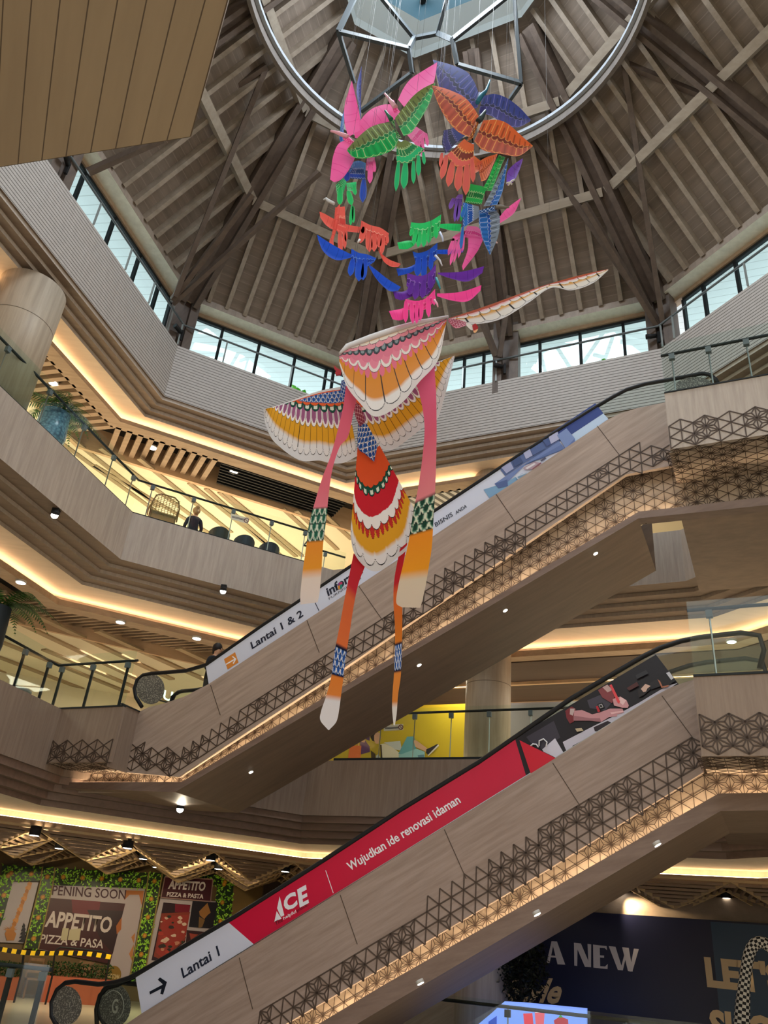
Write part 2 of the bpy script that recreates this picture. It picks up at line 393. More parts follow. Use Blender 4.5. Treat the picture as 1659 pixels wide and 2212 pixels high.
# underside of the first-floor slab over the viewer, boarded
HS = 5.2
c0, c1, c2 = Pz(410, 295, HS), Pz(490, 0, HS), Pz(0, 360, HS)
dirU = unit(c1 - c0); dirL = unit(c2 - c0)
bd = unit(Pz(90, 350, HS) - Pz(130, 0, HS))
W_BOARD = grain('soffit_boards', (.31, .25, .185), (.265, .21, .155), tuple(bd), 10, 5, groove=((-bd[1], bd[0], 0), .115, .006), gcol=(.08, .06, .045))
mb = MB(); mb.prism([c0, c0 + dirU * 9, c0 + dirU * 9 + dirL * 9, c0 + dirL * 9], (0, 0, .5)); struct(mb.build('ceiling_over_viewer', W_BOARD))
mb = MB(); mb.beam(c0 + np.array([0, 0, .01]), c0 + dirU * 9 + np.array([0, 0, .01]), .012, .012); mb.beam(c0 + np.array([0, 0, .01]), c0 + dirL * 9 + np.array([0, 0, .01]), .012, .012)
struct(mb.build('trim_7', mat('bronze_edge', (.10, .075, .055), .4, .5)))

# ---------------------------------------------------------------- slats under level three and level two (B-C and A-B sides)
def slat_field(name, label, side, s0, s1, n, o0, o1, z, wd, ht, m, ang=0.0, group=None):
    """a ceiling panel of parallel slats"""
    P0, E, N = {'bc': (B2, EB, NB), 'ab': (Z2, EA, NA), 'cd': (C2, unit(D2 - C2), DV[:2])}[side]
    mb = MB()
    for k in range(n):
        s = s0 + (s1 - s0) * (k + .5) / n
        a = P0 + E * s + N * o0; b = P0 + E * (s + ang * (o1 - o0)) + N * o1
        mb.beam((*a, z), (*b, z), wd, ht)
    o = mb.build(name, m); return struct(o)
slat_field('ceiling_slats', '', 'bc', -1.0, 2.1, 10, 1.15, 2.60, ZL3 + .10, .15, .2, W_LIP, 0)
slat_field('ceiling_slats_b', '', 'ab', 5.6, 9.9, 14, 1.55, 3.0, ZL3 + .10, .15, .2, W_LIP, 0)
mbk = MB()
for k in range(8):
    o = 1.28 + k * .165
    a = B2 + EB * (2.15 + .3 * k * .1) + NB * o; b = B2 + EB * 6.2 + NB * o
    mbk.beam((*a, ZL3 + .04), (*b, ZL3 + .04), .05, .12)
struct(mbk.build('ceiling_louvres', M_BLACK))
slat_field('ceiling_slats_c', '', 'bc', -2.4, 4.2, 24, 2.6, SL2b, ZL2 + .12, .07, .10, W_LIP, -.9)
mbk = MB()
for k in range(6):
    o = SL2a + .1 + k * .19
    a = B2 + EB * 4.3 + NB * o; b = B2 + EB * 7.5 + NB * o
    mbk.beam((*a, ZL2 + .05), (*b, ZL2 + .05), .05, .1)
struct(mbk.build('ceiling_louvres_b', M_BLACK))
slat_field('ceiling_slats_d', '', 'cd', 0, 4.2, 16, 1.45, 2.85, ZL3 + .10, .12, .2, mat('white_slats', (.6, .58, .54), .5), .4)
# timber strips on the cream shop ceilings, surveyed end points
mb = MB()
for (x0, y0, x1, y1) in ((409, 1043, 611, 1204), (445, 1055, 607, 1200), (474, 1063, 640, 1202), (485, 1064, 655, 1202), (611, 1098, 667, 1149), (640, 1103, 729, 1187), (142, 937, 342, 1095), (135, 958, 342, 1108), (217, 968, 420, 1118), (204, 1005, 457, 1154), (700, 1110, 760, 1165), (300, 990, 500, 1150)):
    a = Pz(x0, y0, ZL3 - .12); b = Pz(x1, y1, ZL3 - .12); mb.beam(a, b, .16, .05)
struct(mb.build('trim_8', grain('ceiling_strip', (.36, .27, .16), (.30, .22, .13), (1, 0, 0), 8, 6)))
mb = MB()
def linez(x0, y0, x1, y1, z, wd, mb):
    a = Pz(x0, y0, z); b = Pz(x1, y1, z); d = unit(b - a); mb.beam(a - d * .1, b + d * 2.5, wd, .06)
for (x0, y0, x1, y1) in ((36, 1310, 250, 1410), (0, 1325, 200, 1420), (215, 1365, 430, 1462), (390, 1402, 455, 1432), (0, 1385, 150, 1445), (0, 1420, 250, 1515), (0, 1450, 130, 1500), (70, 1478, 150, 1510), (100, 1405, 330, 1500)):
    linez(x0, y0, x1, y1, ZL2 - .17, .22, mb)
struct(mb.build('trim_9', grain('ceiling_strip_b', (.36, .25, .14), (.30, .21, .115), (1, 0, 0), 8, 6)))

# ---------------------------------------------------------------- round columns
def column(name, c, r, z0, z1):
    mb = MB(); mb.lathe((c[0], c[1], 0), [(r, z0), (r, z1)], 40)
    for z in np.arange(z0 + 2.2, z1, 2.4): mb.lathe((c[0], c[1], 0), [(r + .003, z - .008), (r + .003, z + .008)], 40, 1)
    return struct(mb.build(name, [W_COL, mat('column_joint', (.2, .16, .12))]))
cc = UVW(-6.22, 19.3, 0)
column('column', cc, .57, ZG, ZL1 + .7); column('column_middle', cc, .57, 5.7, ZL2 + .4); column('column_upper', cc, .52, 10.9, zc3)
ca = (Pz(5, 640, 13.7) + Pz(131, 640, 13.7)) / 2; ca = ca + unit(ca - EY) * np.array([1, 1, 0]) * .55
column('column_left', ca, .72, 10.9, zc3 + .01)

# ---------------------------------------------------------------- clerestory windows
WO = .5; ZH = 17.95
def window_side(side, cuts, nstart):
    P0, E, N = {'bc': (B2, EB, NB), 'cd': (C2, unit(D2 - C2), DV[:2]), 'de': (D2, ED, ND), 'ab': (Z2, EA, NA)}[side]
    n = nstart
    for s0, s1 in zip(cuts, cuts[1:]):
        L = lambda s, o, z: (*(P0 + E * s + N * o), z)
        mb = MB(); mb.box(((*(P0 + E * (s0 + s1) / 2 + N * WO), (ZP1 - .3 + ZH) / 2)), (*(E * (s1 - s0) / 2), 0), (*(N * .006), 0), (0, 0, (ZH - ZP1 + .3) / 2))
        pane = struct(mb.build('window_%d' % n, M_PANE))
        fr = MB()
        for s in (s0, s1): fr.beam(L(s, WO, ZP1 - .3), L(s, WO, ZH), .075, .10, up=(*N, 0))
        fr.beam(L(s0, WO, ZH), L(s1, WO, ZH), .10, .09); fr.build('frame', M_CHAR, pane)
        n += 1
    return n
def cut(side, pts):
    P0, E, N = {'bc': (B2, EB, NB), 'cd': (C2, unit(D2 - C2), DV[:2]), 'de': (D2, ED, ND), 'ab': (Z2, EA, NA)}[side]
    r = []
    for x, y in pts:
        d = ray(x, y); t = ((P0 + N * WO).dot(N)) / d[:2].dot(N); q = d[:2] * t; r.append(float((q - P0).dot(E)))
    return r
n = window_side('bc', [.12] + cut('bc', ((480, 718), (557, 760), (635, 785), (703, 813))) + [4.9, 5.4], 1)
n = window_side('cd', [.1, 1.2, 2.4] + cut('cd', ((1003, 800), (1045, 800), (1167, 770), (1254, 740), (1347, 715))) + [9.1], n)
n = window_side('de', [.5] + cut('de', ((1522, 637), (1591, 583))) + [4.2, 5.8, 7.4, 9.0], n)
n = window_side('ab', [.3, 2.0, 3.4, 4.8, 6.2, 7.5, 8.6, 9.3], n)
# cream reveal, eave fascia and outside boarded overhang
mb = MB(); sweep(mb, OCT, [(0, 18.36), (0, 18.14), (.40, 18.12), (.40, 18.0), (.6, 18.0), (.6, 18.3)], [0, 1, 2, 2, 2]); struct(mb.build('wall_eave', [W_EAVE, M_CREAM2, W_LIP]))
W_WB = grain('white_boards', (.72, .745, .745), (.69, .715, .72), (1, .3, 0), 6, 3, groove=((.3, 1, 0), .3, .02), gcol=(.45, .48, .48))
mb = MB(); sweep(mb, OCT, [(.62, 18.22), (3.3, 18.62)], [0]); struct(mb.build('ceiling_overhang', W_WB))
mb = MB(); sweep(mb, OCT, [(.62, 16.2), (1.5, 16.2), (1.5, 15.0), (6, 15.0)], 0); struct(mb.build('ground_planter_bed', mat('white_gravel', (.75, .76, .76), .9)))  # unseen outer bed, lowered to let more light under the overhang
# ================================================================ ROOF
OR = np.array([.08, 10.43]); SR = .342; ZE, ZC = 18.36, 24.3
TOP = [OR + (p - OR) * SR for p in OCT]
W_DECK = {}
def deck_mat(i, E, N):
    sl = unit(np.array([-N[0], -N[1], 1.1]))
    return grain('roof_boards_%d' % i, (.25, .20, .16), (.18, .142, .113), (*E, 0), 9, 4, rough=.7, groove=(tuple(sl), .27, .02), gcol=(.27, .22, .18))
ALL = OCT + [Y2 + (G2 - F2) * 0 + np.array([1.4, -3.4])]
H8 = OCT + [np.array([3.2, -.6])]
roofs = []
for i in range(len(H8)):
    a, b = H8[i], H8[(i + 1) % len(H8)]; ta, tb = OR + (a - OR) * SR, OR + (b - OR) * SR
    E = unit(b - a); N = np.array([-E[1], E[0]])
    mb = MB(); ex = lambda p: p + (p - OR) * .03
    dz = (ZC - ZE) / (1 - SR) * .03
    mb.face([(*ex(a), ZE - dz + .2), (*ex(b), ZE - dz + .2), (*tb, ZC + .2), (*ta, ZC + .2)])
    struct(mb.build('roof_panel', deck_mat(i, E, N)))
def slope_pt(p, t, drop=0):      # t: 0 at the eave, 1 at the curb
    q = p + (OR - p) * (1 - SR) * t; return np.array([q[0], q[1], ZE + (ZC - ZE) * t + .2 - drop])
def clip_t(a, b, q, N):
    """how far up the slope the rafter starting at q may run before it meets a hip"""
    lo, hi = 0., 1.
    E = unit(b - a)
    s = (q - a).dot(E); L = np.linalg.norm(b - a)
    # at t the panel spans [s0(t), s1(t)] along E
    ca = (OR - a).dot(E) * (1 - SR); cb = (OR - b).dot(E) * (1 - SR)
    t = .955
    if ca > 0 and s < ca: t = min(t, max(0, (s - .12) / ca))
    if cb < 0 and s > L + cb: t = min(t, max(0, (L - .12 - s) / (-cb)))
    return t
def panel_timber(a, b, spacing, tag_i, nspl=1, ts=(.345, .665)):
    E = unit(b - a); N = np.array([-E[1], E[0]]); L = np.linalg.norm(b - a)
    h = (a - OR).dot(N) * (1 - SR)          # plan run of the slope
    up = unit(np.array([N[0] * 1.0, N[1] * 1.0, h / (ZC - ZE)]))
    out = []
    n = int(L / spacing)
    for k in range(n):
        s = (L - (n - 1) * spacing) / 2 + k * spacing
        q = a + E * s; t = clip_t(a, b, q, N)
        if t < .04: continue
        f = lambda tt: np.array([*(q - N * h * tt), ZE + (ZC - ZE) * tt + .2])
        mb = MB(); nn = unit(np.cross(np.array([*E, 0]), f(1) - f(0))); nn = nn if nn[2] < 0 else -nn
        p, r = f(-.02) + nn * .11, f(t) + nn * .11
        mb.beam(p, r, .12, .22, up=nn); out.append(mb.build('rafter', W_RAFT))
    for t in ts:
        p = a + (OR - a) * (1 - SR) * t; r = b + (OR - b) * (1 - SR) * t
        z = ZE + (ZC - ZE) * t + .2
        e = unit(r - p)
        mb = MB(); nn = unit(np.cross(np.array([*E, 0]), np.array([-N[0] * h, -N[1] * h, ZC - ZE]))); nn = nn if nn[2] < 0 else -nn
        mb.beam(np.array([*(p + e * .15), z]) + nn * .30, np.array([*(r - e * .15), z]) + nn * .30, .24, .26, up=nn); out.append(mb.build('purlin', W_PURL))
    return out
timbers = []
for a, b in ((Z2, B2), (B2, C2), (C2, D2), (D2, F2)):
    timbers += panel_timber(a, b, .56, 0)
timbers += [o for o in panel_timber(F2, G2, .56, 0)]
for o in timbers: struct(o)
# principal rafters on the hips and on the middle of the long sides (pairs of dark planks)
def principal(a, w_=.16, gap=.20, name='roof_beam', ht=.5):
    p, r = slope_pt(a, -.015, .42), slope_pt(a, .95, .42)
    d = unit(r - p); sd = unit(np.cross(d, (0, 0, 1)))
    mb = MB()
    for s in (-1, 1): mb.beam(p + sd * s * gap, r + sd * s * gap, w_, ht)
    mb.beam(p + np.array([0, 0, .1]), r + np.array([0, 0, .1]), gap * 1.4, ht * .6)
    return struct(mb.build(name, W_DARK))
mid = lambda a, b, t=.5: a + (b - a) * t
COLS = {'a': mid(Z2, B2, .40), 'b': B2, 'c': C2, 'm': C2 + unit(D2 - C2) * 4.85, 'd': D2, 'e': mid(D2, F2, .52), 'f': F2}
for k in 'bcd': principal(COLS[k])
for k in 'ame': principal(COLS[k], .13, .16, ht=.42)
principal(F2); principal(Z2)
# timber posts at the parapet carrying the principals
posts = {}
for k in 'abcmdef':
    p = COLS[k] + unit(COLS[k] - OR) * .22
    d = unit(COLS[k] - OR); s = np.array([-d[1], d[0]])
    mb = MB()
    for q in (-1, 1): mb.box((*(p + s * q * .24), (ZP1 - .4 + 18.7) / 2), (*(s * .13), 0), (*(d * .20), 0), (0, 0, (18.7 - ZP1 + .4) / 2))
    mb.box((*(p + d * .05), (ZP1 - .4 + 18.6) / 2), (*(s * .13), 0), (*(d * .12), 0), (0, 0, (18.6 - ZP1 + .4) / 2))
    posts[k] = struct(mb.build('timber_post', W_DARK), {'a': 'dark timber post at the far left of the clerestory rail', 'b': 'dark timber post at the left corner of the clerestory, by the camera bracket', 'c': 'dark timber post at the clerestory corner hidden behind the big kite', 'm': 'dark timber post in the middle of the rear clerestory, right of the big kite', 'd': 'dark timber post at the right corner of the clerestory, above the landing glass', 'e': 'dark timber post under the principal rafter at the upper right', 'f': 'dark timber post beyond the right edge of the clerestory'}[k], 'post')
# raking struts: from the post heads up to the purlins
def strut(x0, y0, z0, x1, y1, z1, label):
    mb = MB(); mb.beam(Pz(x0, y0, z0), Pz(x1, y1, z1), .13, .17); return struct(mb.build('roof_strut', W_DARK), label, 'strut')
strut(1428, 706, 17.2, 1145, 292, 22.0, 'raking timber strut rising left from the right corner post to the rear purlin')
strut(1432, 700, 17.2, 1348, 140, 22.1, 'slim raking timber strut rising steeply from the right corner post')
strut(1659, 262, 19.6, 1350, 138, 22.1, 'raking timber strut meeting the slim steep strut at the right-hand purlin')
strut(1422, 706, 17.2, 1262, 440, 19.8, 'short raking timber strut close beside the longer one at the right corner post')
strut(372, 655, 17.2, 690, 372, 20.6, 'raking timber strut rising right from the left corner post across the boarding')
strut(378, 640, 17.2, 574, 148, 22.0, 'slim raking timber strut rising steeply from the left corner post')
strut(428, 240, 20.9, 575, 142, 22.0, 'raking timber strut reaching the upper left purlin near the ring')
strut(372, 648, 17.2, 545, 420, 19.4, 'short raking timber strut close beside the left corner post')
strut(1072, 770, 17.0, 1012, 618, 18.9, 'raking timber strut left of the middle rear post')
strut(1078, 772, 17.0, 1098, 640, 18.6, 'raking timber strut right of the middle rear post')
strut(190, 372, 17.3, 350, 300, 18.6, 'raking timber strut at the upper left under the boarded soffit')

# ring beam with its light channel
RC = np.array([.24, 10.45]); RR = 4.72; RZ = 21.9
ringt = thing('ring_beam', 'large round ring beam with pale channel hung under the timber roof', 'ring beam', (RC[0], RC[1], RZ))
def circ(mb, r0, r1, z0, z1, m=0, n=96):
    for k in range(n):
        a0, a1 = 2 * PI * k / n, 2 * PI * (k + 1) / n
        q = lambda r, a, z: (RC[0] + r * math.cos(a), RC[1] + r * math.sin(a), z)
        mb.hexa([q(r0, a0, z0), q(r1, a0, z0), q(r1, a1, z0), q(r0, a1, z0), q(r0, a0, z1), q(r1, a0, z1), q(r1, a1, z1), q(r0, a1, z1)], m)
mb = MB(); circ(mb, RR, RR + .10, RZ - .30, RZ + .08); mb.build('rim', grain('ring_timber', (.15, .122, .105), (.115, .095, .08), (0, 0, 1), 6, 6), ringt)
mb = MB(); circ(mb, RR - .10, RR - .002, RZ + .0, RZ + .12); mb.build('channel', mat('aluminium_channel', (.34, .37, .41), .5, .1), ringt)
# skylight: flared curb, shaft and glazing
mcurb = mat('curb_white', (.72, .78, .80), .5); mshaft = mat('shaft_blue_grey', (.13, .29, .40), .6)
def oct8(s, z): return [np.array([*(OR + (p - OR) * s), z]) for p in H8]
mb = MB(); l0, l1, l2, l3 = oct8(SR, ZC - .25), oct8(SR * .99, ZC + .05), oct8(SR * .86, ZC + .75), oct8(SR * .86, ZC + 1.8)
for A, Bq, m in ((l0, l1, 0), (l1, l2, 0), (l2, l3, 1)):
    for k in range(8): mb.face([A[k], A[(k + 1) % 8], Bq[(k + 1) % 8], Bq[k]], m)
struct(mb.build('skylight_curb', [mcurb, mshaft]))
mb = MB(); mb.face(l3); struct(mb.build('window_skylight', M_PANE))
mb = MB()
for k in range(4): mb.beam(l3[k] + np.array([0, 0, -.1]), l3[k + 4] + np.array([0, 0, -.1]), .16, .3)
struct(mb.build('trim_skylight', M_CHAR))
# folded steel frame hanging under the skylight
M_FRAME = mat('frame_steel', (.045, .055, .062), .6)
fr = thing('steel_frame', 'dark folded steel frame hanging under the skylight', 'steel frame', (.08, 10.43, 23.2))
zu, zl = 23.6, 21.6
nodes = {'a': Pz(731, 68, zl + .4), 'b': Pz(883, 105, zl + .5), 'c': Pz(895, 82, zu), 'd': Pz(945, 72, zu), 'e': Pz(977, 86, zl + .6), 'f': Pz(988, 140, zl), 'g': Pz(1126, 180, zl), 'h': Pz(1110, -20, zu), 'i': Pz(890, 158, zl), 'j': Pz(780, 240, zl - .3), 'k': Pz(765, 180, zl - .2), 'l': Pz(768, -10, zu), 'm': Pz(825, -4, zu + .3), 'n': Pz(966, -5, zu + .3), 'o': Pz(1092, -5, zu + .2), 'p': Pz(1102, 214, zl)}
for ab in ('ab', 'bc', 'cd', 'de', 'ef', 'fg', 'gh', 'bi', 'ij', 'ak', 'al', 'cm', 'dn', 'eo', 'gp'):
    mb = MB(); mb.beam(nodes[ab[0]], nodes[ab[1]], .09, .13); mb.build('frame_bar', M_FRAME, fr)
# ================================================================ ESCALATORS AND LANDINGS
V0 = 13.48
NF = -DV                               # towards the viewer
eu = DU; ez = np.array([0, 0, 1.0])
def uz(P): return (float(P.dot(DU)), float(P[2]))
def on(v): return lambda x, y: Pv(x, y, v)
M_LAT = mat('fret_brown', (.07, .045, .032), .6)
W_LIT = grain('fret_backing', (.50, .40, .31), (.43, .34, .26), INC, 6, 6)
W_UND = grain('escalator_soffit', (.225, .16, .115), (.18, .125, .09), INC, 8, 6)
M_LEDP = emit('led_strip_fret', (1, .76, .48), LED * 1.6)
def escalator(label, panel, lit_top, lip_top, lip_bot, far, far_v, band, hand, dims, seams, lowbox=None):
    P0 = on(V0)
    root = thing('escalator', label, 'escalator', P0(*panel[0]) * np.array([1, 1, 0]) + np.array([0, 0, ZG]) if dims['ground'] else P0(*panel[0]), 'stacked escalators')
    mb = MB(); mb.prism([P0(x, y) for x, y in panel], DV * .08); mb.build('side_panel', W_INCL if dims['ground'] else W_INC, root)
    for (x0, y0, x1, y1) in seams:
        mb = MB(); a, b = P0(x0, y0), P0(x1, y1); mb.beam(a + NF * .003, b + NF * .003, .012, .006, up=NF); mb.build('panel_joint', M_LAT, root)
    lattice('fret_band', [uz(P0(x, y)) for x, y in band], DV * V0, eu, ez, NF, dims['a'], root, M_LAT, .55, .020, .010, dims['seed'])
    # recessed lit fret: back wall, lip, soffit
    LT = [Pv(x, y, V0 + .34) for x, y in lit_top]; LB = [Pv(x, y, V0 + .34) for x, y in lip_top]
    mb = MB()
    for k in range(len(LT) - 1): mb.face([LT[k] + ez * .12, LT[k + 1] + ez * .12, LB[k + 1] - ez * .22, LB[k] - ez * .22])
    mb.build('lit_recess', W_LIT, root)
    poly = [uz(p + ez * .1) for p in LT] + [uz(p - ez * .18) for p in LB[::-1]]
    lattice('fret_screen', poly, DV * (V0 + .325), eu, ez, NF, dims['a'] * .9, root, M_LAT, .55, .010, .006, dims['seed'] + 5)
    A = [Pv(x, y, V0 + .06) for x, y in lip_top]; Bq = [Pv(x, y, V0 + .06) for x, y in lip_bot]
    mb = MB()
    n = len(A)
    for k in range(n - 1):
        mb.face([A[k], A[k + 1], Bq[k + 1], Bq[k]])
        mb.face([A[k], A[k + 1], A[k + 1] + DV * .05, A[k] + DV * .05]); mb.face([A[k] + DV * .05, A[k + 1] + DV * .05, A[k + 1] + DV * .05 - ez * .12, A[k] + DV * .05 - ez * .12])
        mb.face([A[k] + DV * .05 - ez * .12, A[k + 1] + DV * .05 - ez * .12, A[k + 1] + DV * .3 - ez * .12, A[k] + DV * .3 - ez * .12])
    mb.build('lip', W_BRN, root)
    mb = MB()
    for k in range(n - 1): mb.face([A[k] + DV * .08 - ez * .10, A[k + 1] + DV * .08 - ez * .10, A[k + 1] + DV * .13 - ez * .10, A[k] + DV * .13 - ez * .10])
    mb.build('light_strip', M_LEDP, root)
    mb = MB(); FA = []
    for k in range(dims['ns']):
        p = Bq[k]; q = p + DV * (far_v - V0 - .06); FA.append(q)
    for k in range(dims['ns'] - 1): mb.face([Bq[k], Bq[k + 1], FA[k + 1], FA[k]])
    for k in range(dims['ns'] - 1): mb.face([FA[k], FA[k + 1], FA[k + 1] + ez * 1.2, FA[k] + ez * 1.2])
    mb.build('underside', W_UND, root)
    # far side panel, steps between and the balustrades
    mb = MB(); top = [P0(*dims['top'][0]), P0(*dims['top'][1])]
    d = top[1] - top[0]
    nst = 26
    for k in range(nst):
        q = top[0] + d * (k + .5) / nst + DV * .75 - ez * .12; mb.box(q, DU * d.dot(DU) / nst / 2, DV * .62, ez * d[2] / nst / 2)
    mb.build('step', M_GREYST, root)['kind'] = 'stuff'
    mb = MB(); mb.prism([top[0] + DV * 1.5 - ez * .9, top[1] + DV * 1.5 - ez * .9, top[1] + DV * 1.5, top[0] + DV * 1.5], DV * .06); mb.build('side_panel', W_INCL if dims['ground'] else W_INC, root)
    H = [P0(x, y) for x, y in hand]
    for dv, nm in ((.10, 'near'), (1.38, 'far')):
        path = [p + DV * dv for p in H]
        mb = MB(); mb.tube(path, .042, 10); mb.build('handrail', M_RUB, root)
        i0, i1 = dims['newel']
        gl = [P0(x, y) + DV * dv for x, y in hand[:]] + [P0(x, y) + DV * dv for x, y in dims['gbase']]
        mb = MB(); mb.prism(gl, DV * .012); mb.build('glass_balustrade', M_GLASS, root)
    return root
# ---- upper escalator
hand_u = [(300, 1524), (287, 1503), (284, 1485), (290, 1466), (303, 1455), (320, 1452), (395, 1446), (440, 1433), (560, 1349), (745, 1225), (937, 1098), (1120, 977), (1285, 873), (1320, 852), (1352, 835), (1392, 823), (1437, 815), (1480, 807), (1516, 800), (1532, 803), (1545, 813), (1551, 824)]
upper = escalator('upper escalator with white furnishing advertisement rising right behind the kite streamers',
    [(298, 1539), (322, 1527), (350, 1521), (397, 1505), (450, 1478), (745, 1285), (1020, 1102), (1315, 905), (1342, 892), (1375, 882), (1442, 868), (1455, 1005), (1352, 1025), (1050, 1233), (720, 1459), (386, 1678), (270, 1668), (228, 1657)],
    [(200, 1656), (386, 1676), (1352, 1022), (2300, 870)],
    [(139, 1690), (392, 1689), (1380, 1105), (2300, 1002)],
    [(120, 1702), (378, 1711), (1379, 1120), (2300, 1024)], None, 15.85,
    [(228, 1600), (330, 1618), (390, 1630), (720, 1405), (1050, 1180), (1320, 992), (1372, 968), (1448, 962), (1453, 1000), (1352, 1018), (1050, 1228), (720, 1453), (386, 1670), (228, 1650)],
    hand_u, dict(ground=False, a=.235, seed=3, ns=3, top=((450, 1478), (1315, 905)), newel=(0, 7), gbase=[(1440, 868), (1375, 882), (1315, 905), (450, 1478), (397, 1505), (322, 1527)]),
    [(775, 1266, 828, 1342), (1072, 1068, 1113, 1128), (1290, 920, 1338, 983), (663, 1340, 690, 1410), (455, 1480, 476, 1545)])
# ---- lower escalator
hand_l = [(118, 2222), (103, 2195), (103, 2165), (115, 2138), (133, 2123), (155, 2120), (205, 2126), (240, 2122), (270, 2113), (300, 2097), (500, 1980), (700, 1853), (860, 1748), (1030, 1644), (1230, 1506), (1330, 1447), (1385, 1415), (1425, 1395), (1470, 1380), (1510, 1372), (1600, 1362), (1640, 1368), (1650, 1400), (1640, 1440)]
lower = escalator('lower escalator with red hardware advertisement rising right from the ground floor',
    [(100, 2330), (305, 2190), (550, 2041), (1196, 1640), (1420, 1500), (1450, 1484), (1482, 1473), (1506, 1466), (1520, 1640), (1519, 1668), (1180, 1880), (830, 2088), (590, 2228), (350, 2370)],
    [(420, 2330), (830, 2086), (1519, 1666), (2100, 1630)],
    [(490, 2330), (830, 2127), (1552, 1714), (2100, 1704)],
    [(420, 2420), (830, 2177), (1556, 1752), (2100, 1744)], None, 15.6,
    [(540, 2190), (830, 2017), (1165, 1802), (1400, 1649), (1440, 1626), (1507, 1590), (1516, 1660), (1400, 1735), (1165, 1880), (830, 2077), (590, 2216)],
    hand_l, dict(ground=True, a=.235, seed=11, ns=4, top=((305, 2190), (1420, 1500)), newel=(0, 9), gbase=[(1506, 1466), (1482, 1473), (1420, 1500), (550, 2041), (305, 2190), (150, 2290)]),
    [(517, 2069, 546, 2180), (735, 1933, 772, 2040), (960, 1792, 1007, 1898), (1194, 1648, 1257, 1747), (1430, 1503, 1501, 1600)])
# landing decks -------------------------------------------------------------
def deck(name, label, u0, u1, z0, z1, v, vb, side_l=True, aa=.235, seed=1, band=.5, lip=True, lam=None):
    root = thing(name, label, 'landing deck', UVW((u0 + u1) / 2, v, z0), 'escalator landings')
    mb = MB(); mb.box(UVW((u0 + u1) / 2, v + .04, (z0 + z1) / 2), DU * (u1 - u0) / 2, DV * .04, ez * (z1 - z0) / 2); mb.build('fascia', lam or W_LAM, root)
    if side_l:
        mb = MB(); uu = u0 if side_l == 'l' else u1
        mb.box(UVW(uu + (.03 if side_l == 'l' else -.03), (v + .08 + vb) / 2, (z0 + z1) / 2), DU * .03, DV * (vb - v - .08) / 2, ez * ((z1 - z0) / 2 - .05)); mb.build('end_panel', lam or W_LAM, root)
    mb = MB(); mb.box(UVW((u0 + u1) / 2, (v + vb) / 2 + .04, z1 - .1), DU * ((u1 - u0) / 2 - .30), DV * ((vb - v) / 2 - .05), ez * .06); mb.build('floor_slab', mat('deck_tile', (.5, .45, .38), .3), root)
    lattice('fret_band', [(u0 + .05, z0 + .03), (u1 - .03, z0 + .03), (u1 - .03, z0 + band), (u0 + .05, z0 + band)], DV * v, eu, ez, NF, aa, root, M_LAT, .55, .020, .01, seed)
    mb = MB(); mb.box(UVW((u0 + u1) / 2, v + .03, z1 + .012), DU * (u1 - u0) / 2, DV * .05, ez * .012); mb.build('top_trim', M_CHAR, root)
    return root
dk_u = deck('landing_deck', 'upper right landing deck with fret band at the head of the upper escalator', -.83, 5.7, 9.86, 11.08, 12.6, 17.5, 'l', seed=2, band=.58)
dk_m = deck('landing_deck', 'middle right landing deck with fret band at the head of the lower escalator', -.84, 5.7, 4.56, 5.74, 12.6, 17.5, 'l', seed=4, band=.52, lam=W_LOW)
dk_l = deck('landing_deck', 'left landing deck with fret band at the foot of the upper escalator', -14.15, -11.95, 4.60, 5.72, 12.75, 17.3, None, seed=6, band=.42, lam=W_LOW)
# right end of the left deck, turned back to the escalator
pa, pb = Pv(262, 1521, 12.75), Pv(300, 1538, V0); qa, qb = Pv(230, 1656, 12.75), Pv(272, 1669, V0)
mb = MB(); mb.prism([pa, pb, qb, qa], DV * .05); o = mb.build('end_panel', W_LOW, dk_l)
o2 = UVW((-14.15 + -11.95) / 2, 12.75, 0)
mb = MB(); mb.beam(pa + ez * .01, pb + ez * .01, .06, .024); mb.build('top_trim', M_CHAR, dk_l)
# lip, lit fret and underside of the decks
def deck_under(root, u0, u1, z0, v, vb, zl, zb, lam=W_UND, litu0=None, own=True):
    a = litu0 if litu0 is not None else u0
    if own: mb = MB(); mb.box(UVW((a + u1) / 2, v + 1.22, (z0 + zl) / 2), DU * (u1 - a) / 2, DV * .02, ez * ((z0 - zl) / 2 + .1)); mb.build('lit_recess', W_LIT, root)
    mb = MB(); mb.box(UVW((a + u1) / 2, v + .68, z0 + .02), DU * (u1 - a) / 2, DV * .55, ez * .02); mb.build('recess_soffit', W_LIT, root)
    if own: lattice('fret_screen', [(a, z0 - .02), (u1, z0 - .02), (u1, zl - .1), (a, zl - .1)], DV * (v + 1.19), eu, ez, NF, .19, root, M_LAT, 1.0, .010, .01, 9)
    lattice('fret_screen', [(a, v + .1), (u1, v + .1), (u1, v + 1.18), (a, v + 1.18)], ez * (z0 - .002), eu, DV, -ez, .21, root, M_LAT, .5, .009, .006, 9)
    vl = v + 1.0
    mb = MB(); mb.box(UVW((a + u1) / 2, (vl + vb) / 2, zb + .02), DU * (u1 - a) / 2, DV * (vb - vl) / 2, ez * .02); mb.build('underside', lam, root)
    if not own: return
    mb = MB(); mb.box(UVW((a + u1) / 2, vl + .02, (zl + zb) / 2), DU * (u1 - a) / 2, DV * .025, ez * (zl - zb) / 2); mb.build('lip', W_BRN, root)
    mb = MB(); mb.box(UVW((a + u1) / 2, vl + .09, zl - .07), DU * (u1 - a) / 2, DV * .025, ez * .008); mb.build('light_strip', M_LEDP, root)

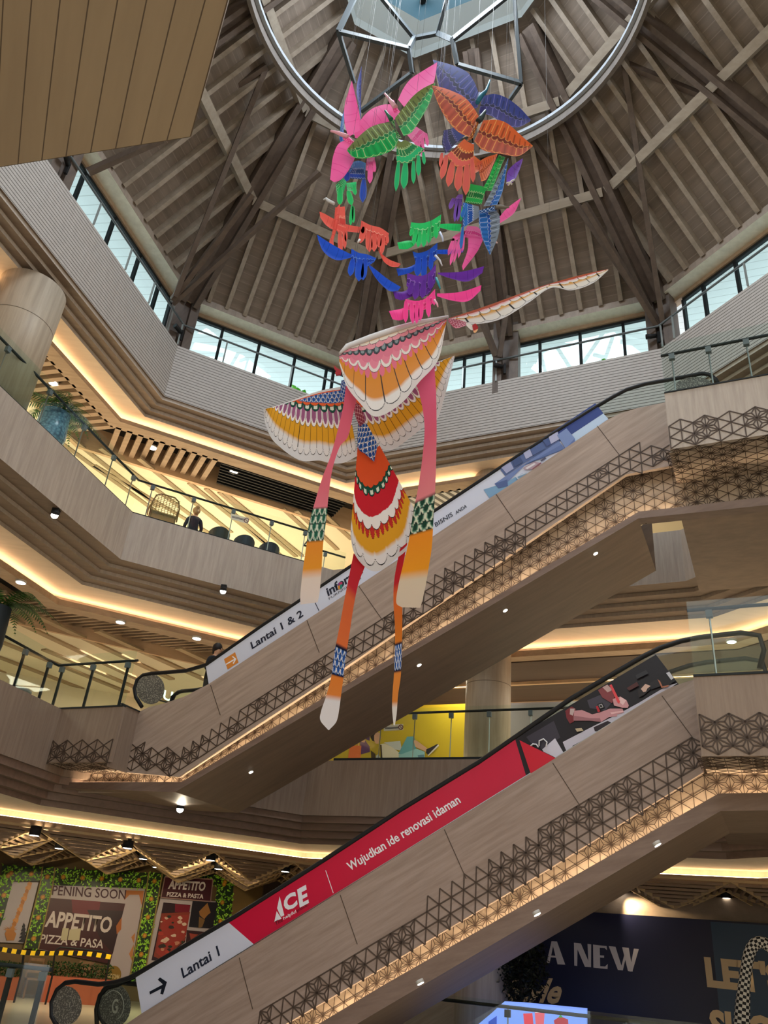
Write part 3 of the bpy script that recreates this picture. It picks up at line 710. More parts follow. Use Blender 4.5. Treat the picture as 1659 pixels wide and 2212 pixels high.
deck_under(dk_u, -.7, 5.6, 9.86, 12.6, 17.4, 9.35, 9.2, own=False, litu0=-.855)
deck_under(dk_m, -.7, 5.6, 4.56, 12.6, 17.4, 4.22, 4.05, own=False, litu0=-.855)
deck_under(dk_l, -14.1, -12.2, 4.60, 12.75, 17.0, 4.42, 4.30)
# ================================================================ KITES
M_KITE = attr_mat('kite_fabric', .65, .38, .2)
M_SPAR = mat('bamboo_spar', (.35, .27, .17), .6); M_STRING = mat('suspension_string', (.10, .095, .09), .7)
def catmull(P, n):
    P = np.asarray(P, float)
    if len(P) == 2: return P[0] + (P[1] - P[0]) * np.linspace(0, 1, n)[:, None]
    Q = np.vstack([2 * P[0] - P[1], P, 2 * P[-1] - P[-2]]); out = []
    for i in range(1, len(Q) - 2):
        t = np.linspace(0, 1, 12, endpoint=False)[:, None]; a, b, c, d = Q[i - 1], Q[i], Q[i + 1], Q[i + 2]
        out.append(.5 * ((2 * b) + (c - a) * t + (2 * a - 5 * b + 4 * c - d) * t ** 2 + (3 * b - a - 3 * c + d) * t ** 3))
    out = np.vstack(out + [P[-1:]]); L = np.r_[0, np.cumsum(np.linalg.norm(np.diff(out, axis=0), axis=1))]
    s = np.linspace(0, L[-1], n); return np.stack([np.interp(s, L, out[:, k]) for k in range(3)], 1)
def W3(pts, Y):                         # survey points -> space; each (x, y) or (x, y, depth)
    return [Py(p[0], p[1], p[2] if len(p) > 2 else Y) for p in pts]
def sheet(name, Lp, Tp, ns, nt, colf, parent, bulge=0.0, m=None, ripple=0.0):
    """fabric stretched between a leading and a trailing edge, painted by colf(S, T)"""
    A = catmull(Lp, ns); Bq = catmull(Tp, ns); S, T = np.meshgrid(np.linspace(0, 1, ns), np.linspace(0, 1, nt), indexing='ij')
    X = A[:, None, :] * (1 - T[..., None]) + Bq[:, None, :] * T[..., None]
    nr = np.cross(A[ns // 2] - Bq[ns // 2], A[-1] - A[0] + Bq[-1] - Bq[0]); nr = nr / (np.linalg.norm(nr) + 1e-9)
    if bulge: X = X + nr * (bulge * np.sin(PI * T) * np.sin(PI * np.clip(S, .02, .98)))[..., None]
    if ripple: X = X + nr * (ripple * np.sin(S * 19) * T)[..., None]
    col = colf(S, T); V = X.reshape(-1, 3); Cc = col.reshape(-1, 3)
    I = np.arange(ns * nt).reshape(ns, nt)
    F = np.stack([I[:-1, :-1], I[1:, :-1], I[1:, 1:], I[:-1, 1:]], -1).reshape(-1, 4)
    me = bpy.data.meshes.new(name); me.vertices.add(len(V)); me.vertices.foreach_set('co', V.ravel())
    me.loops.add(F.size); me.loops.foreach_set('vertex_index', F.ravel()); me.polygons.add(len(F))
    me.polygons.foreach_set('loop_start', np.arange(0, F.size, 4)); me.polygons.foreach_set('loop_total', np.full(len(F), 4)); me.polygons.foreach_set('use_smooth', np.ones(len(F), bool))
    at = me.color_attributes.new('Col', 'FLOAT_COLOR', 'POINT'); at.data.foreach_set('color', np.c_[Cc, np.ones(len(Cc))].ravel())
    me.materials.append(m or M_KITE); me.update(); me.validate()
    return link(name, me, parent)
H = lambda h: np.array(srgb(h))
def const(c): return lambda x, q: np.broadcast_to(c, q.shape + (3,))
def tipped(c, tip='EDEAE6', at=.74, w_=.10):
    c, tip = H(c), H(tip)
    def f(x, q):
        k = np.clip((q - at + .10 * (1 - 4 * x * x)) / w_, 0, 1)[..., None]; return c * (1 - k) + tip * k
    return f
def cored(c, rim='F2EFEA', wr=.30, qe=.90):
    c, rim = H(c), H(rim)
    def f(x, q):
        k = ((np.abs(x) > .5 - wr * .5) | (q > qe - .25 * (4 * x * x))).astype(float)[..., None]; return c * (1 - k) + rim * k
    return f
def shelled(c, mid, rim):
    c, mid, rim = H(c), H(mid), H(rim)
    def f(x, q):
        d = np.sqrt((x / .5) ** 2 + np.clip((q - .35) / .65, 0, 2) ** 2)[..., None]
        return np.where(d > .80, rim, np.where(d > .52, mid, c))
    return f
def rows(base, rr, line='120E10', spine=None):
    """painter: feather rows from the trailing edge inwards; rr = (t0, t1, count, lobe depth, fill, shift, line width)"""
    base, ln = H(base), H(line)
    def f(S, T):
        out = np.broadcast_to(base, S.shape + (3,)).copy()
        for (t0, t1, N, d, fill, sh, lw) in rr:
            x = (S * N + sh) % 1 - .5; te = t1 - d * (1 - np.sqrt(np.clip(1 - 3.9 * x * x, 0, 1)))
            ins = (T < te) & (T >= t0); q = np.clip((T - t0) / np.maximum(te - t0, 1e-4), 0, 1)
            c = fill(x, q); out = np.where(ins[..., None], c, out)
            if lw:
                ed = ins & ((T > te - lw) | (np.abs(x) > .5 - lw * 2.2 * N / 12.)); out = np.where(ed[..., None], ln, out)
        return out
    return f
def scales(c, rim, N, M, line='101018', base=None, mid=None):
    """painter: overlapping fish scales"""
    r = [(0, 1, 1, 0, const(H(base or c)), 0, 0)]
    for k in range(M, 0, -1): r.append((0 if k == 1 else (k - 1.6) / M, k / M, N, .7 / M, (lambda k0: (lambda x, q: _scale(x, q, k0, M, c, mid or c, rim)))(k), .5 * (k % 2), .055 / M * 2))
    return rows(c, r, line)
def _scale(x, q, k, M, c, mid, rim):
    t0 = 0 if k == 1 else (k - 1.6) / M; L = k / M - t0; h = (1 - q) * L * M
    d = np.sqrt((x / .46) ** 2 + np.clip((.75 - h) / .75, 0, 2) ** 2)[..., None]
    return np.where(d > .78, H(rim), np.where(d > .55, H(mid), H(c)))
def strings(root, pts, zt):
    zt = 23.6
    for x, y, Y in pts:
        a = Py(x, y, Y); mb = MB(); mb.tube([a, a + np.array([0, 0, zt - a[2]])], .0024, 5); mb.build('suspension_string', M_STRING, root)
def lofted(name, Lp, Tp, stops, nt, parent, extra=None):
    """hanging streamer: stops = [(s, colour)...] along its length, optional painted band"""
    cols = [(s, H(c)) for s, c in stops]
    def f(S, T):
        out = np.stack([np.interp(S, [s for s, _ in cols], [c[k] for _, c in cols]) for k in range(3)], -1)
        if extra is not None:
            s0, s1, fn = extra; ins = (S > s0) & (S < s1); c = fn(np.clip(T, 0, 1), np.clip((S - s0) / (s1 - s0), 0, 1)); out = np.where(ins[..., None], c, out)
        return out
    return sheet(name, Lp, Tp, 170, 24, f, parent)

# ---------------------------------------------------------------- the large painted kite in front
KA = 10.4
k1 = thing('bird_kite', 'largest hanging bird kite with orange and white feathered sail and long pink streamers', 'kite', Py(850, 780, KA), 'large painted bird kites')
wing1 = rows('D9D4CF', [
    (.30, .925, 11, .115, tipped('D98A22', 'E6E2DD', .80, .10), .0, .0125),
    (.30, .50, 22, .19, const(H('E3718A')), .25, .0),
    (.10, .42, 12, .12, cored('E58AA0', 'E9E4E0', .12, .86), .5, .007),
    (.10, .30, 12, .08, const(H('DF7F98')), .2, 0),
    (.10, .21, 18, .06, cored('8FA0A8', '48555C', .5, .75), .1, .008),
    (.06, .145, 14, .04, const(H('E79FB0')), .1, .005),
    (.0, .085, 12, .03, tipped('D9942F', 'EDE8E0', .35, .3), .4, .005)])
sheet('sail', W3([(733, 765, 10.25), (750, 749, 10.3), (800, 730, 10.4), (850, 713, 10.5), (905, 697, 10.6), (966, 685, 10.75)], KA),
      W3([(733, 785, 10.2), (748, 832, 10.1), (775, 868, 10.0), (812, 900, 9.95), (866, 872, 10.0), (905, 826, 10.15), (946, 778, 10.4), (963, 705, 10.7)], KA), 330, 150, wing1, k1, .10)
mb = MB(); mb.tube(W3([(734, 763, 10.22), (750, 748, 10.28), (800, 729, 10.38), (850, 712, 10.48), (905, 696, 10.58), (968, 684, 10.73)], KA), [.02, .045, .05, .05, .04, .025], 10); mb.build('leading_roll', mat('white_cloth', (.62, .61, .62), .7), k1)
wing2 = rows('DAD8D8', [(.10, .93, 12, .16, tipped('D9A45A', 'E4E0DA', .50, .2), 0, .02), (.0, .42, 16, .2, tipped('E2A0A8', 'E8E2DE', .5, .3), .3, .012), (0, .16, 10, .05, const(H('B0563A')), 0, 0)])
sheet('wing', W3([(968, 688, 10.75), (1050, 661, 11.1), (1130, 632, 11.4), (1190, 612, 11.6), (1255, 594, 11.9), (1314, 581, 12.1)], KA),
      W3([(970, 694, 10.73), (1028, 700, 10.9), (1085, 688, 11.1), (1140, 655, 11.3), (1190, 622, 11.55), (1235, 627, 11.7), (1280, 612, 11.9), (1314, 584, 12.1)], KA), 200, 50, wing2, k1)
sheet('body', W3([(968, 688), (985, 689), (1010, 697)], 10.72), W3([(968, 694), (984, 709), (1008, 703)], 10.6), 60, 30, scales('A0304A', 'E9A9B4', 7, 4, '5A1020'), k1)
sheet('neck', W3([(1006, 697), (1016, 700), (1026, 703)], 10.62), W3([(1008, 704), (1018, 713), (1026, 712)], 10.6), 20, 10, lambda S, T: np.broadcast_to(H('E4DFD8'), S.shape + (3,)), k1)
sheet('head', W3([(1020, 703), (1027, 699), (1033, 706)], 10.6), W3([(1023, 718), (1027, 719), (1032, 713)], 10.56), 16, 10, lambda S, T: np.where((T > .7)[..., None], H('E8B07A'), H('A8201C')), k1)
def scale_band(c, mid, rim, line, N, M):
    f = scales(c, rim, N, M, line, None, mid); return lambda t, s: f(t, s)
lofted('streamer', W3([(747, 834, 10.2), (741, 880), (728, 935), (714, 985), (697, 1030), (683, 1075), (668, 1130), (662, 1178), (655, 1225), (649, 1280), (649, 1306, 10.25)], 10.25),
       W3([(777, 835, 10.15), (764, 890), (752, 942), (734, 965), (719, 1010), (711, 1060), (705, 1120), (698, 1175), (694, 1240), (690, 1282), (686, 1301, 10.25)], 10.25),
       [(0, 'E0607E'), (.5, 'DB6C7E'), (.595, 'E07C8C'), (.60, '14201C'), (.742, '14201C'), (.748, 'E8902E'), (.86, 'E99A2C'), (.90, 'E6D6CC'), (1, 'E2D6D2')], 24, k1, (.60, .745, scale_band('1E5A48', '7FA893', 'D9E0D0', '10201C', 3, 4)))
lofted('streamer', W3([(893, 812, 10.3), (905, 848), (914, 890), (917, 935), (911, 1000), (903, 1055), (893, 1105), (883, 1168), (872, 1215), (861, 1262), (856, 1301), (868, 1312, 10.3)], 10.3),
       W3([(938, 786, 10.4), (942, 850), (943, 905), (943, 950), (942, 1000), (940, 1060), (937, 1112), (933, 1180), (927, 1220), (920, 1262), (914, 1290), (908, 1313, 10.3)], 10.3),
       [(0, 'E0608A'), (.3, 'D85C78'), (.57, 'E0848C'), (.585, '14201C'), (.712, '14201C'), (.718, 'EA8E1E'), (.86, 'EA9A1E'), (.895, 'D9C9B2'), (1, 'D6C6B4')], 24, k1, (.585, .715, scale_band('143C2C', '5E9078', 'D9E0C8', '0C1814', 2.5, 4)))
strings(k1, [(770, 742, 10.3), (905, 697, 10.6), (1190, 612, 11.6), (1045, 662, 11.1)], 21.5)
# ---------------------------------------------------------------- the second large kite
KB = 11.0
k2 = thing('bird_kite', 'large bird kite with blue scales, yellow wings and red fan tail, behind the orange one', 'kite', Py(790, 930, KB), 'large painted bird kites')
wfun = lambda n: rows('DADBE2', [
    (.30, .93, int(n * 1.0), .11, tipped('DFA224', 'E4E2E6', .80, .10), 0, .0095),
    (.20, .575, int(n * .95), .12, cored('9A5A84', 'EFEAEC', .30, .86), .4, .008),
    (.10, .36, int(n * .62), .10, tipped('145844', 'D8E4D8', -.5, .01) if False else (lambda x, q: np.where(((np.abs(x) < .22) & (q > .55) & (q < .86))[..., None], H('DCE8DC'), H('125040'))), .2, .007),
    (.04, .275, int(n * .6), .05, const(H('E2622A')), .1, .007)])
def wing_l(S, T):
    T0 = T; T = 1 - (1 - T) * (1 - .80 * np.clip(S, 0, 1) ** 2.5); c = wfun(20)(S, T); f = scales('1E4FA0', 'E8ECF4', 12, 4, '0A1230', None, '5C86C8')
    ins = (S < .60) & (T0 > .05) & (T < .225); sc_ = f(np.clip(S / .60, 0, 1), np.clip((T - .0) / .225, 0, 1)); c = np.where(ins[..., None], sc_, c)
    edge = (T0 < .03)[..., None]; c = np.where(edge, H('DDDDE2'), c)
    tip = (S > .965)[..., None]; return np.where(tip, H('D4D8E0'), c)
sheet('wing', W3([(745, 834, 10.95), (700, 842), (662, 853), (630, 865), (598, 876), (569, 884, 10.7)], 10.85),
      W3([(773, 984, 10.95), (745, 999), (719, 1001), (690, 995), (655, 996), (630, 985), (605, 966), (586, 946), (573, 915), (569, 886, 10.7)], 10.85), 330, 170, wing_l, k2, .06)
def wing_r(S, T):
    T0 = T; T = 1 - (1 - T) * (1 - .80 * np.clip(S, 0, 1) ** 2.5); c = wfun(20)(S, T); return np.where((T0 < .03)[..., None], H('DDDDE2'), c)
sheet('wing', W3([(762, 850, 11.0), (815, 832), (880, 806), (935, 785), (982, 768, 11.3)], 11.15),
      W3([(812, 966, 11.0), (846, 972), (880, 950), (913, 924), (944, 905), (958, 866), (970, 820), (982, 772, 11.3)], 11.15), 300, 150, wing_r, k2, .04)
sheet('neck', W3([(737, 822), (747, 822), (760, 845), (764, 872)], 10.9), W3([(737, 823), (736, 846), (748, 872), (757, 876)], 10.9), 60, 40, scales('1E4FA0', 'DDE4F0', 6, 6, '0A1230', None, '6A8FCC'), k2)
sheet('body', W3([(762, 868), (778, 876), (789, 912)], 10.92), W3([(764, 880), (768, 900), (777, 922)], 10.9), 60, 60, scales('8A3048', 'D9A0AC', 5, 5, '501020'), k2)
sheet('rump', W3([(773, 914), (790, 914), (808, 944), (816, 962)], 10.93), W3([(773, 918), (773, 966), (790, 982), (808, 998)], 10.9), 90, 80, scales('1E4FA0', 'E8ECF4', 7, 5, '0A1230', None, '4C78BE'), k2)
mb = MB(); P = W3([(721, 789), (728, 795), (737, 800), (737, 809), (726, 810), (724, 804), (727, 801), (722, 796)], 10.9); mb.prism(P, (0, .03, 0)); mb.build('head', mat('cockerel_red', srgb('A81822'), .6), k2)
tail = rows('D8D6D8', [
    (.55, .965, 9, .085, tipped('DFA020', 'E6E2E4', .80, .1), .5, .0085),
    (.50, .735, 18, .14, const(H('C22A22')), .5, .005),
    (.25, .665, 9, .07, tipped('C81E2E', 'EFECEC', .80, .01), .5, .008),
    (.10, .375, 9, .05, (lambda x, q: np.where(((np.abs(x) < .2) & (q > .80) & (q < .94))[..., None], H('DCE8DC'), H('125040'))), .5, .006),
    (.0, .30, 9, .03, const(H('E0562A')), .5, .005)])
sheet('tail', W3([(773, 960), (779, 970), (790, 981), (800, 980), (810, 970), (820, 962)], 10.95),
      W3([(757, 1152), (762, 1186), (776, 1212), (800, 1232), (825, 1231), (853, 1209), (884, 1178), (898, 1105)], 10.9), 190, 300, tail, k2, .05)
blue_band = scale_band('1E4FA0', '6E94D0', 'E4E8F2', '0A1230', 3, 4)
lofted('streamer', W3([(764, 1195, 10.95), (757, 1230), (745, 1290), (734, 1350), (722, 1412), (715, 1465), (704, 1505), (694, 1535), (692, 1556), (709, 1577)], 10.95),
       W3([(789, 1222, 10.95), (774, 1262), (764, 1310), (756, 1362), (748, 1414), (742, 1462), (737, 1500), (733, 1530), (727, 1558), (711, 1577)], 10.95),
       [(0, 'C0202C'), (.18, 'C8283A'), (.24, 'E06A3C'), (.52, 'E0723C'), (.535, '0A1230'), (.695, '0A1230'), (.70, 'E08030'), (.80, 'E0853A'), (.83, 'E2E0E6'), (1, 'DEDDE4')], 24, k2, (.545, .69, blue_band))
lofted('streamer', W3([(864, 1185, 10.9), (852, 1250), (850, 1300), (853, 1350), (853, 1394), (851, 1455), (848, 1495), (847, 1530), (850, 1566)], 10.95),
       W3([(880, 1172, 10.9), (868, 1240), (869, 1300), (869, 1350), (868, 1396), (866, 1458), (860, 1500), (857, 1540), (853, 1567)], 10.95),
       [(0, 'C0202C'), (.22, 'C42430'), (.28, 'E06A30'), (.56, 'E0822A'), (.57, '0A1230'), (.72, '0A1230'), (.73, 'E08A38'), (.88, 'DE8A3C'), (.91, 'E0DDDA'), (1, 'DEDDDC')], 24, k2, (.575, .715, blue_band))
strings(k2, [(769, 720, 10.95), (703, 700, 10.85)], 21.5)

# ---------------------------------------------------------------- the spiral of small bird kites
def plume(base, dark, rim, n=9, cov=.5, cover=None):
    cover = cover or base
    return rows(base, [(.0, .985, n, .07, lambda x, q: H(base) * (1 - .35 * (1 - np.abs(x) * 2)[..., None] * (q > .4)[..., None]) , 0, .018),
                       (.0, cov + .12, int(n * 1.3), .10, const(H(dark)), .3, .014), (.0, cov, int(n * 1.1), .12, (lambda x, q: H(cover) * (1 - .5 * (np.abs(x) < .12)[..., None] * (q > .3)[..., None])), .1, .014)], rim)
def bird(label, Y, wings=(), tail=None, fingers=(), body=None, head=None, headcol='D8D0CC', cols=('30B060', '1E7A40', 'C8D890'), fing=None, strs=(), bodycol=None, claws=None, paint=None):
    base, dark, rim = cols[:3]; cover = cols[3] if len(cols) > 3 else base
    ref = wings[0][0][0] if wings else tail[0][0]
    root = thing('bird_kite', label, 'kite', Py(ref[0], ref[1], Y), 'spiral of small bird kites')
    for wg in wings:
        plain = len(wg) > 2 and wg[2]
        sheet('wing', W3(wg[0], Y), W3(wg[1], Y), 110, 60, rows(base, [(0, .97, 8, .08, const(H(base)), 0, .015)], dark) if plain else plume(base, dark, rim, 9, .48, cover), root, .03)
    if tail:
        sheet('tail', W3(tail[0], Y), W3(tail[1], Y), 50, 44, rows(dark, [(.0, .97, 7, .12, const(H(fing or base)), .5, .03), (0, .72, 8, .14, const(H(dark)), .2, .03), (0, .42, 7, .14, const(H(cover)), .5, .03)], rim), root)
    if fingers:
        def fc(S, T): k = np.clip((S - .05) * 3, 0, 1)[..., None]; e = (np.abs(T - .5) > .42)[..., None]; return np.where(e, H(fing or base) * .8 + .2 * H(rim), H(fing or base) * (.85 + .15 * k))
        for f in fingers:
            x0, y0, x1, y1, wd = f[:5]; Yf = f[5] if len(f) > 5 else Y - .05
            d = unit((x1 - x0, y1 - y0)); n = np.array([-d[1], d[0]]); Pq = lambda t, s: (x0 + (x1 - x0) * t + n[0] * s, y0 + (y1 - y0) * t + n[1] * s)
            sheet('tail_feather', W3([Pq(0, -wd * .30), Pq(.35, -wd * .5), Pq(.75, -wd * .5), Pq(1, 0)], Yf), W3([Pq(0, wd * .30), Pq(.35, wd * .5), Pq(.75, wd * .5), Pq(1, 0)], Yf), 14, 6, fc, root)
    if body: sheet('body', W3(body[0], Y - .08), W3(body[1], Y - .08), 40, 24, scales(bodycol or dark, rim, 5, 4, dark), root, .04)
    if head:
        mb = MB(); P = W3([h[:2] for h in head], Y - .12); R = [.68 * h[2] / 1740 * np.linalg.norm(p - EY) for h, p in zip(head, P)]; mb.tube(P, R, 10); mb.build('head', mat('kite_head', srgb(headcol), .6), root)
    if claws:
        mb = MB()
        for (x0, y0, x1, y1) in claws: mb.tube(W3([(x0, y0), ((x0 + x1) / 2, (y0 + y1) / 2 - 3), (x1, y1)], Y - .1), .018, 6)
        mb.build('claw', mat('kite_claw', (.6, .55, .5), .6), root)
    strings(root, strs, 21.9)
    return root
PK = ('FF6CB6', 'F04C9C', 'FFA8D4', 'FF7CBC'); PU = ('30267A', '18163E', '7A72B8', '26307E'); GR = ('1FB45A', '157A40', 'BCD89A', '6C7C3C'); OG = ('C8604A', '7A2E20', 'F0B060', 'D8622E'); BL = ('2F6CC8', '1E4890', 'B8D0F0', '5A90D0'); SA = ('F0675C', 'D84A44', 'FFB4A0'); BB = ('2456D8', '1A3EA8', '6C98F0'); VI = ('6B30A8', '4A1E80', 'A070D0'); GG = ('2BD070', '18A050', 'A0F0B0'); OR2 = ('F07A4A', 'B84A24', 'FFB880')
bird('purple peacock kite with teal neck, highest right of the spiral', 11.0,
     [([(1035, 205), (1025, 178), (1008, 155), (975, 140), (935, 129)], [(1032, 232), (1000, 240), (975, 228), (955, 208), (938, 140)]),
      ([(1042, 208), (1068, 203), (1095, 212), (1122, 232), (1146, 258)], [(1034, 245), (1060, 250), (1090, 268), (1118, 275), (1146, 262)])],
     ([(985, 275), (1005, 292)], [(958, 282), (955, 310), (962, 332)]), [], ([(1030, 228), (1042, 200)], [(1026, 218), (1034, 198)]), [(1031, 222, 6), (1040, 206, 7), (1050, 196, 4), (1055, 184, 3), (1058, 173, 2)], '1E6E86', PU, strs=((985, 145, 11.0), (1028, 190, 11.0), (1110, 220, 11.0)))
bird('red and orange eagle kite with white-beaked dark head and spread wings', 10.3,
     [([(1036, 254), (1020, 228), (1000, 208), (965, 192), (933, 184)], [(1014, 297), (990, 285), (968, 262), (948, 228), (934, 190)]),
      ([(1044, 260), (1075, 259), (1098, 268), (1125, 292), (1151, 315)], [(1024, 305), (1045, 325), (1085, 333), (1120, 337), (1149, 318)])],
     ([(1003, 300), (1014, 308), (1024, 312)], [(962, 338), (985, 362), (1008, 362), (1023, 350)]),
     [(965, 335, 953, 388, 13), (978, 350, 968, 404, 15), (994, 358, 988, 413, 17), (1009, 356, 1006, 422, 16), (1020, 345, 1022, 395, 11), (955, 330, 951, 362, 8)], ([(1020, 300), (1040, 252)], [(1008, 306), (1030, 258)]), [(1033, 262, 8), (1040, 254, 8), (1046, 244, 5), (1049, 238, 3)], '2A3A3C', OG, fing='E0645A', bodycol='8A4028', strs=((940, 186, 10.3), (1098, 268, 10.3)))
bird('green peacock kite with spread wings and eyed tail, highest left of centre', 10.3,
     [([(842, 264), (818, 268), (795, 278), (770, 300), (750, 322)], [(862, 300), (850, 322), (822, 335), (790, 342), (764, 340), (750, 326)]),
      ([(853, 255), (872, 232), (890, 210), (912, 192), (940, 178)], [(872, 294), (890, 285), (910, 255), (928, 222), (940, 182)])],
     ([(856, 300), (866, 306), (874, 302)], [(857, 352), (885, 352), (918, 322)]),
     [(861, 350, 855, 414, 10), (876, 352, 872, 409, 15), (893, 348, 893, 398, 9), (904, 336, 904, 381, 10), (914, 328, 917, 356, 7)], ([(856, 300), (852, 258)], [(868, 298), (843, 262)]), [(845, 258, 7), (838, 248, 4), (832, 239, 3)], '2F6A50', GR, fing='1FB872', bodycol='1E6A3C', strs=((760, 312, 10.3), (900, 205, 10.3)))
bird('pink bird kite with outstretched wing behind the green peacock kite', 10.8,
     [([(860, 215), (872, 190), (888, 170), (915, 152), (945, 134)], [(880, 240), (900, 232), (925, 205), (938, 175), (944, 140)], True),
      ([(850, 225), (828, 226), (802, 236), (780, 258), (765, 290)], [(872, 250), (842, 262), (812, 272), (788, 300), (767, 298)], True)],
     ([(880, 292), (897, 272)], [(900, 316), (924, 290)]), [(903, 305, 909, 322, 7), (913, 297, 912, 340, 8), (920, 288, 924, 316, 7)], ([(862, 240), (850, 215)], [(852, 246), (843, 220)]), [(854, 232, 8), (845, 220, 6), (838, 210, 3), (831, 202, 3)], 'E8B4C0', PK, strs=((890, 168, 10.8),))
bird('pink bird kite with upright wing at the left of the spiral', 10.5,
     [([(752, 296), (744, 262), (745, 225), (760, 174)], [(778, 282), (778, 258), (772, 225), (761, 178)], True),
      ([(748, 302), (730, 312), (719, 340), (713, 388)], [(775, 312), (762, 352), (740, 385), (722, 394)], True)],
     ([(793, 336), (810, 332)], [(790, 368), (808, 372)]), [(800, 355, 799, 397, 11), (808, 345, 810, 372, 6)], ([(768, 308), (748, 290)], [(756, 312), (740, 300)]), [(752, 296, 7), (737, 290, 6), (724, 285, 4), (714, 283, 3)], 'E0A0B0', PK, strs=((748, 225, 10.5), (722, 330, 10.5)))
bird('purple and blue bird kite edge-on behind the upright pink wing', 11.0,
     [([(770, 200), (772, 178), (781, 142)], [(780, 262), (780, 210), (781, 150)])], None, [], None, None, 'D8D0CC', ('5A60B0', '30407E', 'A8A8E0'), strs=((781, 150, 11.0),))
bird('pale blue bird kite peeping out left of the upright pink wing', 10.9,
     [([(744, 235), (737, 262), (733, 300)], [(742, 305), (738, 308), (734, 304)])], None, [], None, None, 'D8D0CC', BL)
bird('blue bird kite with veined tail below the pink kites on the left', 10.8,
     [([(762, 350), (775, 347), (790, 352)], [(750, 378), (768, 372), (788, 392)])], ([(770, 352), (784, 350)], [(748, 385), (790, 388)]), [(786, 388, 783, 438, 14), (752, 372, 748, 392, 12)], None, None, 'D8D0CC', BL, fing='2450C8', strs=((800, 420, 10.8),))
bird('green bird kite with forked tail on the left, under the blue one', 10.6,
     [([(740, 384), (748, 392), (746, 402)], [(725, 400), (730, 432), (734, 444)]), ([(748, 395), (760, 394), (770, 393)], [(750, 412), (758, 412), (770, 418)])], None,
     [(735, 405, 734, 444, 12), (752, 412, 760, 444, 12), (764, 400, 768, 422, 8), (761, 444, 757, 488, 8), (763, 446, 764, 482, 6)], None, None, 'D8D0CC', ('3CD080', '209858', 'C8F0C8'), fing='2EC870')
bird('salmon eagle kite with white head at the far left of the spiral', 10.5,
     [([(724, 452), (720, 490), (712, 524)], [(735, 440), (730, 482), (716, 534)], True), ([(690, 457), (702, 462), (722, 473), (750, 485), (778, 490)], [(692, 470), (704, 486), (722, 497), (750, 500), (776, 503)], True)],
     ([(724, 448), (745, 446)], [(728, 500), (748, 512)]), [(734, 500, 736, 548, 10), (743, 500, 745, 538, 8), (748, 498, 747, 522, 6), (716, 515, 716, 536, 9)], None, [(722, 440, 5), (710, 434, 5), (704, 429, 4), (699, 431, 2)], 'C8CCD0', SA, strs=((724, 300, 10.5),))
bird('salmon bird kite with fringed tail left of centre, above the blue one', 10.4,
     [([(814, 530), (822, 545), (840, 560), (866, 570)], [(822, 552), (830, 566), (845, 576), (860, 577)], True)],
     ([(780, 476), (800, 486), (822, 492), (840, 504)], [(776, 512), (800, 520), (816, 528), (836, 530)]),
     [(787, 490, 778, 526, 12), (796, 500, 798, 545, 14), (809, 505, 808, 544, 12), (820, 508, 818, 535, 10), (828, 508, 824, 550, 10), (836, 504, 838, 526, 6), (782, 480, 784, 505, 8)], None, [(777, 518, 4), (773, 524, 3)], 'D8D4D4', SA, strs=((805, 470, 10.4),))
bird('deep blue bird kite at the lower left of the spiral', 10.3,
     [([(685, 507), (705, 520), (730, 535), (764, 552)], [(687, 518), (700, 545), (728, 562), (764, 555)], True), ([(796, 570), (815, 585), (838, 603), (866, 620)], [(798, 578), (815, 605), (840, 628), (860, 628)], True)],
     ([(759, 537), (775, 546), (795, 550), (813, 558)], [(758, 578), (775, 580), (790, 578), (808, 566)]),
     [(762, 560, 756, 597, 13), (778, 560, 775, 608, 18), (790, 560, 784, 606, 12)], None, None, 'D8D0CC', BB, strs=((765, 556, 10.3), (763, 600, 10.3)))
bird('bright green bird kite with fringed tail right of centre', 10.4,
     [([(892, 520), (878, 520), (858, 524)], [(895, 530), (880, 538), (862, 538)], True), ([(950, 484), (972, 483), (997, 484)], [(950, 492), (975, 498), (994, 500)], True)],
     ([(888, 480), (910, 482), (932, 476), (953, 463)], [(884, 508), (910, 520), (932, 515), (950, 498)]),
     [(893, 490, 886, 510, 8), (900, 495, 893, 530, 10), (907, 500, 903, 535, 10), (917, 498, 915, 534, 11), (928, 492, 926, 526, 10), (941, 484, 942, 516, 10)], None, [(950, 502, 4), (956, 514, 3), (957, 522, 2)], 'B8C0D8', GG, strs=((927, 470, 10.4), (950, 470, 10.4)))
bird('blue bird kite with fringed tail above the violet one', 10.5,
     [([(898, 570), (880, 578), (856, 580)], [(902, 580), (884, 590), (860, 596)], True), ([(940, 540), (965, 539), (1002, 539)], [(940, 548), (965, 549), (1000, 545)], True)],
     ([(891, 543), (905, 546), (925, 540), (945, 524)], [(900, 575), (915, 580), (930, 572), (944, 560)]),
     [(905, 555, 901, 598, 14), (917, 552, 915, 604, 12), (932, 546, 930, 585, 10)], None, [(940, 552, 4), (950, 562, 3), (955, 574, 2)], 'D0D0DC', BB, strs=((925, 540, 10.5),))
bird('violet bird kite with teal head near the bottom of the spiral', 10.35,
     [([(885, 622), (870, 630), (848, 628)], [(895, 638), (870, 648), (854, 645)], True), ([(946, 589), (985, 588), (1012, 584), (1046, 575)], [(946, 592), (975, 602), (1010, 608), (1042, 590)], True)],
     ([(880, 590), (905, 596), (925, 590), (942, 570)], [(878, 618), (905, 640), (925, 636), (940, 612)]),
     [(890, 610, 884, 638, 12), (902, 610, 896, 648, 13), (916, 605, 912, 645, 13), (930, 595, 930, 625, 12)], None, [(942, 600, 4), (947, 612, 4), (951, 624, 2)], '2A8C98', VI, strs=((922, 585, 10.35),))
